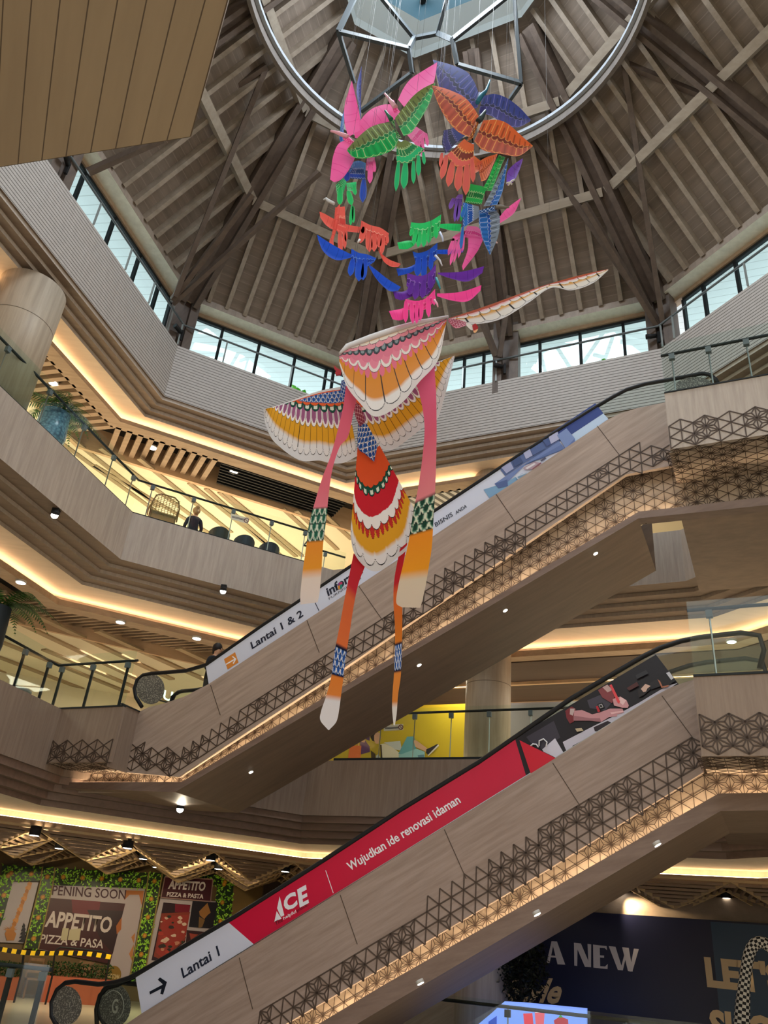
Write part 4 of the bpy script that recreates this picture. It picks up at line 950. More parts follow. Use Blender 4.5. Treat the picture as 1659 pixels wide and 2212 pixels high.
bird('pink bird kite with long tail fingers, lowest of the spiral', 10.3,
     [([(876, 664), (862, 668), (840, 672)], [(880, 686), (864, 692), (848, 690)], True), ([(944, 634), (975, 633), (1005, 628), (1040, 616)], [(944, 640), (980, 650), (1012, 650), (1038, 628)], True)],
     ([(876, 646), (900, 650), (920, 644), (940, 624)], [(872, 668), (900, 672), (920, 668), (940, 650)]),
     [(877, 650, 876, 698, 10), (889, 652, 892, 700, 10), (901, 652, 900, 700, 10), (911, 648, 908, 693, 10), (925, 640, 926, 686, 10), (936, 630, 938, 660, 8)], None, [(938, 648, 4), (944, 656, 3), (946, 663, 2)], 'E8A8C0', ('FF4FA6', 'E63E90', 'FFA0CC'), strs=((920, 640, 10.3),))
bird('blue bird kite facing right with fan tail at the right of the spiral', 10.2,
     [([(1044, 446), (1060, 415), (1078, 380), (1098, 341)], [(1074, 442), (1086, 412), (1092, 378), (1098, 345)]), ([(1070, 452), (1080, 470), (1076, 510), (1060, 549)], [(1034, 462), (1036, 490), (1044, 520), (1058, 550)])],
     ([(1034, 446), (1036, 458), (1034, 470)], [(1000, 437), (999, 465), (1000, 492)]), [(1000, 490, 995, 540, 7), (1004, 448, 997, 470, 8)], ([(1034, 455), (1074, 443)], [(1034, 462), (1074, 455)]), [(1070, 448, 7), (1082, 447, 6), (1092, 448, 4), (1100, 448, 1.5)], '6A6258', ('2E74C8', '1B4FA8', 'B8C8E0', '7A8898'), bodycol='1E4A80', strs=((1090, 360, 10.2),))
bird('green peacock kite with narrow raised wing behind the blue right-hand kite', 10.5,
     [([(1040, 412), (1055, 385), (1066, 358), (1078, 334)], [(1062, 412), (1074, 382), (1084, 356), (1092, 340)])],
     ([(1015, 397), (1040, 402), (1050, 408)], [(1004, 438), (1022, 440), (1040, 442)]), [(1002, 440, 995, 480, 6), (1075, 425, 1079, 400, 8)], None, None, 'D8D0CC', ('2CB858', '1C7A3C', 'B0E0A0'))
bird('lilac bird kite with claws, rightmost wing of the spiral', 10.7,
     [([(1094, 398), (1096, 372), (1110, 355), (1129, 342)], [(1098, 402), (1112, 388), (1122, 368), (1129, 346)], True)], ([(990, 420), (1000, 420)], [(974, 440), (998, 445)]), [(980, 428, 971, 452, 9), (988, 430, 982, 480, 8), (994, 430, 988, 478, 8)], None, None, 'D8D0CC', ('8058C8', '5A3A98', 'B090E8'), claws=((1094, 396, 1106, 398), (1098, 400, 1112, 388)))
bird('pink bird kite with drooping wing and fringe at the right of the spiral', 10.55,
     [([(1078, 470), (1090, 455), (1105, 442), (1126, 427)], [(1080, 482), (1096, 472), (1112, 458), (1125, 430)], True), ([(1012, 510), (1010, 540), (998, 575)], [(1045, 515), (1030, 545), (1000, 584)], True)],
     ([(1010, 488), (1030, 490), (1042, 500)], [(998, 512), (1020, 515), (1040, 518)]), [(980, 515, 968, 552, 8), (985, 520, 972, 574, 7), (992, 515, 980, 568, 6), (1000, 508, 990, 558, 7), (1002, 500, 999, 545, 6), (1005, 500, 975, 520, 10)], None, [(1068, 520, 4), (1074, 525, 2)], 'F0D0D8', PK, strs=((1110, 440, 10.55),))
bird('orange bird kite partly hidden behind the eagle kite and the green one', 10.9,
     [([(1030, 352), (1050, 340), (1075, 332)], [(1040, 392), (1052, 385), (1068, 350)]), ([(1024, 336), (1035, 345), (1042, 350)], [(1018, 378), (1030, 372), (1042, 364)])], None, [], None, None, 'D8D0CC', OR2)
# ================================================================ ADVERTISING ON THE ESCALATORS
def cropper(x0, y0, s): return lambda pts: [(x / s + x0, y / s + y0) for x, y in pts]
VB = V0 + .088
PB = on(VB)
def textpx(txt, p0, p1, up, P, m, name, parent, depth=.006, bold=.0, shear=0.0):
    a, b, c = P(*p0), P(*p1), P(*up); return text(txt, a, b - a, c - a, m, name, parent, depth, bold, shear)
M_NAVY = mat('print_navy', srgb('1A2238'), .4); M_INKW = mat('print_white', srgb('E6E6EE'), .4); M_INKR = mat('print_wine', srgb('6A1024'), .4); M_GREYI = mat('print_grey', srgb('4A4A58'), .4)
def carrier(name, poly, col, parent, P=PB, nrm=None):
    mb = MB(); mb.prism([P(x, y) for x, y in poly], -(NF if nrm is None else nrm) * .004, 0, srgb(col)); return mb.build(name, M_PRINT, parent)
# ---- upper: white furnishing banner
ban = carrier('banner', [(444, 1436), (940, 1099), (1283, 876), (1314, 906), (1020, 1103), (745, 1286), (451, 1479)], 'D3D9EB', upper)
c = cropper(900, 840, 3.77)
decal('sofa_picture', [
    (c([(860, 512), (1000, 420), (1455, 118), (1522, 200), (1268, 368), (1100, 470)]), '3A4C8C'),
    (c([(1268, 370), (1522, 202), (1562, 246), (1295, 432)]), 'BCD2EC'),
    (c([(545, 822), (720, 765), (860, 690), (900, 700), (700, 828), (592, 890)]), '7FA8CC'),
    (c([(680, 655), (760, 592), (870, 520), (1030, 418), (1150, 350), (1165, 432), (1000, 535), (880, 606), (722, 712)]), '5C6E9E'),
    (c([(635, 775), (760, 690), (900, 600), (1160, 430), (1215, 490), (1010, 570), (880, 625), (740, 762), (745, 790), (668, 812)]), '7488BA'),
    (c([(668, 812), (635, 775), (740, 740), (745, 792)]), '566A9C'),
    (c([(880, 625), (1000, 560), (1180, 455), (1200, 490), (1010, 575), (890, 612)]), '6478AC'),
    (c([(690, 642), (765, 597), (792, 652), (732, 692)]), 'A6ABCF'), (c([(866, 512), (922, 490), (946, 546), (892, 576)]), 'AEB3D6'), (c([(1075, 392), (1150, 352), (1166, 412), (1096, 452)]), 'B4B8DA'),
    (c([(780, 590), (840, 552), (870, 600), (800, 640)]), '4A5A86'), (c([(930, 500), (1020, 440), (1050, 490), (950, 545)]), '5A6C9C'), (c([(1030, 425), (1070, 405), (1095, 455), (1060, 475)]), '4E6092'),
    (c([(1145, 382), (1222, 326), (1290, 408), (1216, 490)]), '7E93C4'), (c([(1216, 490), (1290, 408), (1292, 440), (1225, 492)]), '6579AE'),
    (c([(805, 718), (900, 685), (935, 690), (830, 745)]), 'C8D4E4'), (c([(822, 722), (895, 694), (915, 698), (835, 738)]), '7C9CB8'),
    (c([(870, 650), (965, 596), (1010, 610), (940, 660), (880, 665)]), 'B09AA8'), (c([(885, 652), (960, 610), (975, 618), (905, 660)]), 'E0DCE2'), (c([(940, 660), (1010, 606), (1022, 612), (958, 668)]), '8A5A62'), (c([(1010, 590), (1050, 562), (1060, 575), (1020, 600)]), '55566E')], PB, NF, ban)
textpx('Lantai 1 & 2', (545, 1403), (656, 1331), (540.5, 1388), PB, M_NAVY, 'lettering', ban, bold=.022)
textpx('informa', (709, 1289), (785, 1238), (703.5, 1271), PB, M_NAVY, 'logo', ban, bold=.03)
c = cropper(440, 1180, 3.95)
decal('logo_accent', [(c([(1160, 310), (1185, 305), (1186, 330), (1162, 338)]), 'B83A6A'), (c([(1150, 318), (1160, 310), (1162, 360), (1150, 362)]), '7A3A88'), (c([(1146, 340), (1163, 336), (1166, 368), (1152, 372)]), 'D88A2A'), (c([(1166, 330), (1187, 326), (1184, 360), (1168, 368)]), '2A8A7A')], PB, NF, ban, base=.012)
textpx('FURNISHINGS', (711.5, 1296), (781, 1250), (710, 1291.5), PB, M_GREYI, 'lettering', ban)
textpx('BISNIS', (941.5, 1139), (979, 1115), (938.5, 1130), PB, M_NAVY, 'lettering', ban, bold=.012)
textpx('ANDA', (985, 1112), (1009, 1096), (983, 1105), PB, M_NAVY, 'lettering', ban, bold=.012)
textpx('&', (929, 1147), (936, 1142), (927, 1138), PB, M_NAVY, 'lettering', ban, bold=.012)
decal('arrow_mark', [([(484, 1424), (508, 1409), (515.5, 1431), (492, 1446)], 'D98A3E'), ([(488, 1434), (507, 1423), (508, 1425.5), (489, 1436.5)], 'F2EEF0'), ([(501, 1418.5), (504, 1418), (511, 1423.5), (505, 1434.5), (503, 1433), (507.5, 1424.5)], 'F2EEF0')], PB, NF, ban)
decal('divider_line', [([(679, 1300), (680.4, 1299.2), (690, 1319), (688.6, 1319.8)], '2A3048')], PB, NF, ban)
# ---- lower: white and red hardware banner
ban2 = carrier('banner', [(293, 2112), (492, 1991), (551, 2042), (306, 2191)], 'CBD0E4', lower)
red = carrier('banner', [(492, 1991), (700, 1858), (860, 1753), (1112, 1594), (1137, 1678), (551, 2042)], 'C3143C', lower)
pic = carrier('banner', [(1112, 1594), (1417, 1414), (1466, 1478), (1418, 1502), (1196, 1641), (1137, 1678)], '17131B', lower)
c = cropper(1080, 1380, 3.606); c2 = cropper(280, 1880, 3.606)
decal('workshop_picture', [
    (c([(205, 765), (420, 640), (470, 770), (330, 860), (240, 810)]), '37333F'), (c([(680, 480), (800, 430), (870, 500), (820, 560), (700, 540)]), '3E3A48'),
    (c([(330, 862), (430, 775), (500, 895), (448, 932), (340, 880)]), 'C9C6D6'), (c([(490, 805), (730, 680), (870, 612), (980, 555), (1085, 498), (1300, 368), (1385, 345), (1180, 480), (960, 610), (700, 765), (560, 855), (520, 880)]), 'BFBCCC'),
    (c([(565, 835), (700, 762), (715, 770), (570, 855)]), '1C1820'), (c([(730, 690), (840, 640), (870, 655), (770, 725), (740, 720)]), '2A2028'),
    (c([(510, 562), (560, 528), (592, 548), (576, 648), (546, 662), (520, 620)]), '74262E'), (c([(548, 545), (585, 545), (570, 600), (545, 590)]), 'B9A4A4'),
    (c([(580, 562), (640, 556), (720, 590), (780, 575), (860, 545), (955, 545), (968, 575), (915, 590), (912, 605), (850, 612), (790, 650), (700, 640), (575, 640)]), 'C08A92'), (c([(860, 575), (960, 562), (962, 572), (870, 590)]), 'DDB0B4'), (c([(575, 600), (700, 620), (780, 620), (790, 650), (700, 640), (575, 640)]), '9A6870'),
    (c([(765, 402), (838, 358), (905, 425), (875, 505), (800, 460)]), '7E3A40'), (c([(800, 380), (838, 360), (880, 400), (840, 420)]), 'B89A98'),
    (c([(880, 472), (940, 452), (988, 482), (1006, 522), (998, 540), (955, 540), (890, 522)]), 'C99298'), (c([(940, 455), (985, 482), (960, 520), (925, 490)]), 'E2BCBE'),
    (c([(855, 365), (872, 358), (938, 492), (930, 510), (918, 500)]), 'D8464E'), (c([(760, 512), (800, 500), (820, 540), (780, 552)]), '0C0A0E'), (c([(770, 518), (796, 510), (808, 536), (784, 544)]), 'A8A4A8'), (c([(776, 522), (793, 517), (802, 534), (786, 539)]), '1A1618'), (c([(750, 530), (765, 525), (785, 570), (765, 575)]), 'B02030'),
    (c([(1075, 405), (1130, 350), (1182, 368), (1172, 400), (1120, 445), (1085, 460)]), '241E22'), (c([(1100, 395), (1135, 356), (1176, 372), (1150, 392), (1140, 415), (1120, 420)]), 'C9A89A'),
    (c([(1170, 350), (1225, 320), (1260, 345), (1250, 375), (1180, 400)]), '1E1C22'), (c([(1225, 310), (1262, 278), (1330, 268), (1372, 330), (1292, 382), (1250, 360)]), '141218'), (c([(1296, 272), (1322, 262), (1356, 312), (1336, 326)]), 'C6C4CE'), (c([(1230, 320), (1250, 335), (1268, 375), (1320, 365), (1310, 380), (1262, 388)]), 'A86A50'),
    (c([(990, 390), (1070, 340), (1085, 370), (1010, 410)]), '4A2424'), (c([(1060, 290), (1140, 250), (1160, 275), (1070, 320)]), '2A2A30'),
    (c([(590, 705), (640, 700), (655, 720), (605, 730)]), 'B8A88C')], PB, NF, pic)
decal('red_wedge', [(c([(158, 795), (442, 936), (246, 1056)]), 'C4122E')], PB, NF, pic, base=.012 + 26 * .0015)
cable = MB()
for q in ([(245, 840), (262, 825), (290, 828), (305, 850)], [(310, 840), (312, 800), (345, 785), (372, 810), (365, 845)]): cable.tube([PB(*p) + NF * .05 for p in c(q)], .012, 6)
cable.build('cable_picture', M_INKW, pic)
textpx('Wujudkan ide renovasi idaman', (759, 1888), (1000, 1739), (747.5, 1865), PB, M_INKW, 'lettering', red, bold=.02)
textpx('Lantai 1', (396, 2114), (476, 2064), (390.5, 2092), PB, M_NAVY, 'lettering', ban2, bold=.02)
decal('arrow_mark', [(c2([(155, 945), (262, 888), (268, 912), (160, 967)]), '141A28'), (c2([(220, 852), (238, 834), (292, 870), (262, 968), (240, 962), (258, 886)]), '141A28')], PB, NF, ban2)
decal('logo', [(c2([(1128, 404), (1146, 318), (1184, 376)]), 'E2E2EC'), (c2([(1150, 296), (1170, 203), (1206, 350), (1180, 363)]), 'E2E2EC')], PB, NF, red)
decal('logo', [(c2([(1305, 150), (1374, 112), (1380, 150), (1341, 171), (1344, 196), (1382, 176), (1386, 204), (1348, 224), (1352, 248), (1393, 226), (1398, 254), (1326, 292)]), 'E2E2EC')], PB, NF, red)
decal('divider_line', [(c2([(1525, 2), (1530, 0), (1590, 176), (1585, 179)]), 'E2E2EC')], PB, NF, red)
q = c2([(1212, 330), (1312, 276), (1192, 212)]); textpx('C', q[0], q[1], q[2], PB, mat('logo_white', srgb('E2E2EC'), .4), 'logo', red, bold=.05)
for s, a, b, m in (('The', 1138, 1196, M_INKR), ('helpful', 1203, 1302, M_INKW), ('place.', 1310, 1398, M_INKR)):
    f = lambda x: 432 - (x - 1138) * .575
    q = c2([(a, f(a)), (b, f(b)), (a - 8, f(a) - 32)]); textpx(s, q[0], q[1], q[2], PB, m, 'lettering', red, bold=.01)
mb = MB(); mb.beam(PB(306, 2191) + NF * .012, PB(1420, 1501) + NF * .012, .015, .012); mb.build('banner_edge', M_STEEL, red)
# ================================================================ GLASS BALUSTRADES AND RAILS
def glass_rail(label, pts, zb, zt, zr, posts, grp='glass balustrades', pr=.022, rail=M_CHAR, inset=None, pm=None):
    """pts: plan points; posts: (segment, fraction)"""
    root = thing('glass_balustrade', label, 'balustrade', (*pts[0], zb), grp)
    nrm = lambda a, b: np.array([-(b - a)[1], (b - a)[0]]) / np.linalg.norm(b - a)
    for a, b in zip(pts, pts[1:]):
        d = unit(b - a); mb = MB(); mb.box((*((a + b) / 2), (zb + zt) / 2), (*((b - a) / 2 - d * .01), 0), (*(nrm(a, b) * .007), 0), (0, 0, (zt - zb) / 2)); mb.build('glass_panel', M_GLASS, root)
        mb = MB(); mb.beam((*a, zb + .02), (*b, zb + .02), .05, .05); mb.build('base_channel', M_CHAR, root)
    mb = MB(); rp = []
    for k, p in enumerate(pts):
        a = pts[max(k - 1, 0)]; b = pts[min(k + 1, len(pts) - 1)]; rp.append((*(p + nrm(a, b) * .07), zr))
    mb.tube(rp, .03, 8); mb.build('handrail', rail, root)
    for sg, t in posts:
        a, b = pts[sg], pts[sg + 1]; p = a + (b - a) * t + nrm(a, b) * .06
        mb = MB(); mb.beam((*p, zb), (*p, zr - .03), pr, pr); po = mb.build('post', pm or M_STEEL, root)
        mb = MB(); mb.box((*(p - nrm(a, b) * .02), zr - .10), (*(unit(b - a) * .05), 0), (*(nrm(a, b) * .04), 0), (0, 0, .06)); mb.build('clamp', M_GREYST, po)
    return root
P2d = lambda p: np.array([p[0], p[1]])
o2 = offs(OCT, .06)
gr1 = glass_rail('long glass balustrade round the upper left gallery', [o2[1], o2[2], o2[2] + EB * 5.0], 10.9, 12.02, 11.9,
    [(0, .30), (0, .45), (0, .60), (0, .74), (0, .875), (0, .975), (1, .07), (1, .29), (1, .51), (1, .73), (1, .93)])
oe = o2[2] + EB * 5.0
glass_rail('short glass balustrade turning in at the end of the upper left gallery', [oe, oe + NB * .9, oe + NB * .9 + EB * 1.3], 10.9, 12.02, 11.9, [(0, .5), (1, .5)])
uv2 = lambda u, v: P2d(UVW(u, v, 0))
glass_rail('glass balustrade of the upper right landing, by the escalator head', [uv2(-.83, 12.64), uv2(5.6, 12.64)], 11.08, 12.27, 12.05, [(0, .03), (0, .13), (0, .23), (0, .33)])
glass_rail('glass balustrade of the middle right landing, by the red escalator head', [uv2(-.84, 12.64), uv2(5.6, 12.64)], 5.74, 6.98, 6.86, [(0, .05), (0, .19), (0, .33)])
gl = offs(OCT, .05)
glass_rail('glass balustrade round the left landing in front of the steel bin', [P2d(UVW(-14.15, 12.80, 0)) + (gl[1] - gl[2]) / np.linalg.norm(gl[1] - gl[2]) * 4, uv2(-14.12, 12.80), uv2(-11.97, 12.80)], 5.72, 6.95, 6.75, [(0, .72), (0, .93), (1, .03), (1, .45), (1, .9)], pr=.05, rail=M_BLACK, pm=M_BLACK)
s0 = P2d(UVW(-9.6, 17.75, 0)); s1 = P2d(UVW(-3.5, 17.75, 0))
glass_rail('glass balustrade of the rear gallery in front of the yellow hoarding', [s0, s1], 5.74, 6.95, 6.86, [(0, .19), (0, .335), (0, .487), (0, .64), (0, .80)], rail=M_BLACK)
# ground: rails at the escalator foot and at the right
ga, gb, gc = Pz(-60, 2200, ZG), Py(-60, 2078, 15.0), Py(108, 2092, 15.0)
glass_rail('dark framed glass balustrade at the bottom left by the escalator foot', [P2d(Py(-90, 2074, 15.2)), P2d(Py(108, 2092, 15.0))], ZG, Py(60, 2080, 15.05)[2], Py(60, 2090, 15.05)[2], [(0, .58), (0, .93)], pr=.07, rail=M_CHAR, pm=M_BLACK)
glass_rail('glass balustrade at the bottom right in front of the topiary tree', [P2d(Pv(880, 2150, 16.6)), P2d(Pv(1700, 2260, 16.6))], ZG, Pv(900, 2142, 16.6)[2], Pv(900, 2153, 16.6)[2], [(0, .30), (0, .62)], rail=M_CHAR)
# clerestory guard rail
o3 = offs(OCT, -.02)
gd = thing('guard_rail', 'slim grey guard rail running along the top of the grooved parapet', 'rail', (*o3[2], ZP1))
mb = MB(); mb.tube([(*p, 17.12) for p in o3[1:6]], .032, 8); mb.build('top_rail', M_GREYST, gd)
for (x, y) in ((213, 455), (278, 560), (330, 625), (392, 712), (1072, 770), (1428, 720), (1452, 690), (1608, 575), (1000, 795), (490, 745), (630, 800)):
    best = None
    for a, b in zip(o3, o3[1:]):
        e = unit(b - a); nn = np.array([-e[1], e[0]]); d = ray(x, y); t = a.dot(nn) / d[:2].dot(nn)
        if t > 0:
            q = d[:2] * t; s = (q - a).dot(e)
            if 0 <= s <= np.linalg.norm(b - a): best = q
    if best is None: continue
    mb = MB(); mb.box((*best, (ZP1 + 17.1) / 2), (.02, 0, 0), (0, .02, 0), (0, 0, (17.1 - ZP1) / 2)); mb.build('rail_post', mat('pale_steel', (.5, .55, .56), .3, .6), gd)
def camera_unit(x, y, side_pt, label):
    p = np.array([*side_pt, 16.78]); root = thing('security_camera', label, 'camera', p, 'cameras on the parapet posts')
    mb = MB(); mb.beam(p + [0, 0, -.25], p + [0, 0, .1], .07, .07); mb.build('bracket', M_BLACK, root)
    d = unit(np.array([*(OR - side_pt), 0])); s = np.array([-d[1], d[0], 0])
    mb = MB(); mb.tube([p - s * .05 + d * .02, p - s * .30 + d * .12 + [0, 0, .03]], [.06, .075], 10); mb.build('camera_body', M_BLACK, root)
camera_unit(365, 672, B2 + unit(OR - B2) * .06, 'black security camera on the parapet at the left clerestory corner')
camera_unit(1072, 790, COLS['m'] + unit(OR - COLS['m']) * .06, 'black security camera on the parapet below the middle rear post')
camera_unit(1425, 715, D2 + unit(OR - D2) * .06, 'black security camera on the parapet at the right clerestory corner')
camera_unit(183, 405, COLS['a'] + unit(OR - COLS['a']) * .06, 'black security camera on the parapet at the upper left post')
# ================================================================ LAMPS
ML_TRIM = mat('lamp_trim', (.5, .48, .45), .4)
def facing(P, dirn, r, mb, m=0, n=20, col=None):
    d = unit(dirn); a = unit(np.cross(d, (0.3, .9, .1))); b = np.cross(d, a)
    mb.face([P + (a * math.cos(2 * PI * k / n) + b * math.sin(2 * PI * k / n)) * r for k in range(n)], m)
def downlight(P, r, label, grp, cool=True, dirn=(0, 0, -1), pw=0, pc=(1, .82, .58), nm='downlight'):
    d = unit(dirn); root = thing(nm, label, 'downlight', P, grp); P = np.asarray(P, float)
    mb = MB(); mb.tube([P - d * .04, P + d * .012], r * 1.22, 20); mb.build('trim_ring', ML_TRIM, root)
    mb = MB(); facing(P + d * .016, d, r, mb); mb.build('lens', M_LAMPC if cool else M_LAMP, root)
    if pw: spot('lamp_' + nm, P + d * .05, P + d * 3, pw, pc, 2.3, .9)
    return root
g = 'ceiling downlights of the upper gallery'
downlight(Pz(330, 967, ZL3 + .04), .11, 'round white downlight among the timber slats, left of the black louvres', g, pw=130)
downlight(Pz(505, 1019, ZL3 + .02), .11, 'round white downlight set in the black louvres', g, pw=130)
downlight(Pz(115, 827, ZL3 + .04), .11, 'round white downlight above the fern at the far left', g, pw=120)
downlight(Pz(181, 986, ZL3 + .0), .06, 'small white downlight on the cream ceiling right of the mosaic jar', g)
downlight(Pz(305, 1076, ZL3 + .0), .05, 'small white downlight on the cream ceiling left of the rattan chair', g)
downlight(Pz(525, 1127, ZL3 + .0), .06, 'small white downlight on the cream ceiling behind the no-entry sticker', g)
g = 'ceiling downlights of the middle gallery'
for x, y, r, l, pw in ((45, 1258, .11, 'white downlight by the hanging fern at the left, between dark slats', 130), (260, 1344, .11, 'white downlight in the middle of the dark slats at the left', 130), (425, 1379, .11, 'white downlight in the black louvres left of the white banner', 130),
    (110, 1369, .07, 'small white downlight on the cream ceiling above the steel bin', 0), (383, 1417, .07, 'small white downlight on the cream ceiling above the escalator newel', 0), (10, 1380, .07, 'small white downlight at the left edge above the steel bin', 0), (241, 1430, .06, 'small white downlight on the cream ceiling above the deck rail end', 0), (160, 1449, .08, 'wide white downlight glowing through the deck glass', 0), (252, 1498, .08, 'white downlight low behind the deck glass at its right end', 0), (205, 1512, .06, 'small twin downlight low behind the middle of the deck glass', 0), (150, 1495, .05, 'faint small downlight low behind the deck glass', 0), (248, 1481, .05, 'small downlight just above the low one behind the deck glass', 0), (66, 1460, .05, 'small downlight beside the top of the steel bin', 0)):
    downlight(Pz(x, y, ZL2 - .03), r, l, g, pw=pw)
downlight(Pz(1250, 1434, ZL2 - .01), .11, 'white downlight in the dark ceiling right of the middle column', g, pw=120)
downlight(Pz(1010, 1440, ZL2 - .01), .10, 'white downlight touching the left side of the middle column', g, pw=90)
downlight(Pz(1580, 1386, ZL2 - .01), .10, 'white downlight seen through the middle right landing glass', g, pw=90)
# recessed lamps in the escalator undersides
g = 'recessed lamps under the escalators'
def incl(x, y, a, b, v):                 # lamp on the inclined soffit through survey points a, b
    A, Bq = Pv(*a, V0 + .06), Pv(*b, V0 + .06); n = np.cross(Bq - A, DV); n = unit(n); n = n if n[2] < 0 else -n
    return Pp(x, y, A + n * .004, n), n
for x, y, l in ((1286, 1195, 'small recessed lamp under the upper escalator, nearest its head'), (1091, 1318, 'small recessed lamp under the upper escalator left of the pale fascia'), (905, 1436, 'small recessed lamp under the upper escalator right of the streamer ends'), (542, 1667, 'small recessed lamp under the upper escalator near its foot')):
    P, n = incl(x, y, (378, 1711), (1379, 1120), 0); downlight(P, .042, l, g, dirn=n, pw=14)
for x, y, l in ((1420, 1824, 'small recessed lamp under the lower escalator, nearest its head'), (1160, 1974, 'small recessed lamp under the lower escalator above the navy hoarding'), (908, 2123, 'small recessed lamp under the lower escalator at the bottom of the picture')):
    P, n = incl(x, y, (830, 2177), (1556, 1752), 0); downlight(P, .05, l, g, dirn=n, pw=14)
# surface spotlights on the stepped soffits
def box_spot(P, label, tgt, pw=40):
    P = np.asarray(P, float); root = thing('spotlight', label, 'spotlight', P, 'spotlights on the stepped soffits'); d = unit(np.asarray(tgt) - P)
    mb = MB(); mb.box(P + [0, 0, .10], (.07, 0, 0), (0, .07, 0), (0, 0, .06)); mb.build('base', M_BLACK, root)
    mb = MB(); mb.tube([P + [0, 0, .06], P + d * .16], .085, 14); mb.build('barrel', M_BLACK, root)
    mb = MB(); facing(P + d * .165, d, .075, mb); mb.build('lens', M_LAMPC, root)
    spot('lamp_spotlight', P + d * .2, P + d * 3, pw, (1, .86, .62), 1.4, .6)
box_spot(Pz(118, 1113, 9.45), 'black spotlight with bright lamp under the upper left gallery edge', EY)
box_spot(Pz(482, 1277, 9.45), 'bright spotlight under the upper gallery left of the white banner', EY)
box_spot(Pz(389, 1748, 4.15), 'black box spotlight under the first gallery left of the brown soffit', EY)
# added area fills for the warm light of galleries and ground floor shops
WARM = (1, .87, .68)
for (s, o, z, e) in ((1.5, 5.6, ZL3 - .3, 140), (4.8, 5.6, ZL3 - .3, 125), (1.0, 6.0, ZL2 - .15, 330), (4.6, 6.0, ZL2 - .15, 300)):
    p = BC(s, o, z); area('gallery_fill', p, 2.2, e * GAL, WARM)
for (u, v, z, e) in ((-7.5, 21.5, ZL2 - .2, 95), (-2.5, 21.5, ZL2 - .2, 95), (-6, 21.5, ZL3 - .3, 110), (1.5, 20.0, ZL2 - .5, 40)):
    area('gallery_fill', UVW(u, v, z), 2.0, e * GAL, WARM)
pa_ = Z2 + EA * 6.5 + NA * 5; area('gallery_fill', (*pa_, ZL3 - .3), 2.2, 130 * GAL, WARM); area('gallery_fill', (*pa_, ZL2 - .15), 2.2, 300 * GAL, WARM)
for (u, v, e) in ((-11.0, 8.5, 420), (-3.5, 8.5, 420), (3.0, 9.0, 350)):      # added warm fills under the near slab, no fittings there
    area('ground_fill', UVW(u, v - 6.0, HS - .15), 2.0, e * GNEAR, (1, .80, .60))
# ================================================================ GROUND FLOOR
WALLO = 9.0
PW = lambda x, y: Pbc(x, y, WALLO - .12)
NBI = np.array([-NB[0], -NB[1], 0]); EB3 = np.array([EB[0], EB[1], 0])
store = thing('storefront_hoarding', 'boarded restaurant front with lime green carved frame, posters and opening soon panel', 'hoarding', BC(1.5, WALLO, ZG))
mb = MB(); mb.prism([BC(-3, WALLO, ZG), BC(7.2, WALLO, ZG), BC(7.2, WALLO, 3.6), BC(-3, WALLO, 3.6)], np.array([NB[0], NB[1], 0]) * .1, 0, srgb('6E5836')); mb.build('board', M_PRINT, store)
c = cropper(0, 1740, 4.15)
def panel(name, poly, col, lift=.0, th=.03, parent=store):
    P = [PW(x, y) + NBI * lift for x, y in poly]; mb = MB(); mb.prism(P, -NBI * th, 0, srgb(col)); return mb.build(name, M_PRINT, parent)
def carve(name, polys, parent=store, seed=3, dens=260):
    """carved foliage frame: dark ground with raised lime scrolls and orange flowers"""
    rnd = random.Random(seed); mb = MB()
    for poly in polys:
        P = [PW(x, y) + NBI * .06 for x, y in poly]; mb.prism(P, -NBI * .06, 0, srgb('20340E'))
        X = np.array([[float((p[:2] - B2).dot(EB)), p[2]] for p in P]); n = len(X)
        def ins(q):
            cc_ = False
            for i in range(n):
                x1, y1 = X[i]; x2, y2 = X[(i + 1) % n]
                if (y1 > q[1]) != (y2 > q[1]) and q[0] < (x2 - x1) * (q[1] - y1) / (y2 - y1) + x1: cc_ = not cc_
            return cc_
        A = .5 * abs(sum(X[i][0] * X[(i + 1) % n][1] - X[(i + 1) % n][0] * X[i][1] for i in range(n)))
        for k in range(int(A * dens)):
            q = np.array([rnd.uniform(X[:, 0].min(), X[:, 0].max()), rnd.uniform(X[:, 1].min(), X[:, 1].max())])
            if not ins(q): continue
            a = rnd.uniform(0, 2 * PI); L = rnd.uniform(.05, .10); bend = rnd.uniform(-1.6, 1.6); lf = []
            for t in (0, .33, .66, 1.0): lf.append((a + bend * t, L * t, .022 * math.sin(PI * min(.95, t + .15))))
            le, re = [], []
            for an, r_, w_ in lf:
                cpt = q + np.array([math.cos(an), math.sin(an)]) * r_; nn = np.array([-math.sin(an), math.cos(an)]) * w_; le.append(cpt + nn); re.append(cpt - nn)
            cl = srgb(rnd.choice(['9BD832', '86C62A', 'A9E048', '74B424']))
            mb.face([BC(p[0], WALLO - .12 - .066 - rnd.random() * .01, p[1]) for p in le + re[::-1]], 0, cl)
        # flowers along the strip
        ax = X.mean(0); ev = np.linalg.svd(X - ax)[2][0]; ext = (X - ax).dot(ev); m_ = max(1, int((ext.max() - ext.min()) / .5))
        for k in range(m_):
            q = ax + ev * (ext.min() + (ext.max() - ext.min()) * (k + .5) / m_)
            mb.face([BC(q[0] + .07 * math.cos(t), WALLO - .12 - .085, q[1] + .07 * math.sin(t)) for t in np.linspace(0, 2 * PI, 10, endpoint=False)], 0, srgb('B07A1E'))
            mb.face([BC(q[0] + .035 * math.cos(t), WALLO - .12 - .09, q[1] + .035 * math.sin(t)) for t in np.linspace(0, 2 * PI, 8, endpoint=False)], 0, srgb('D89A2C'))
    return mb.build(name, M_PRINT, parent)
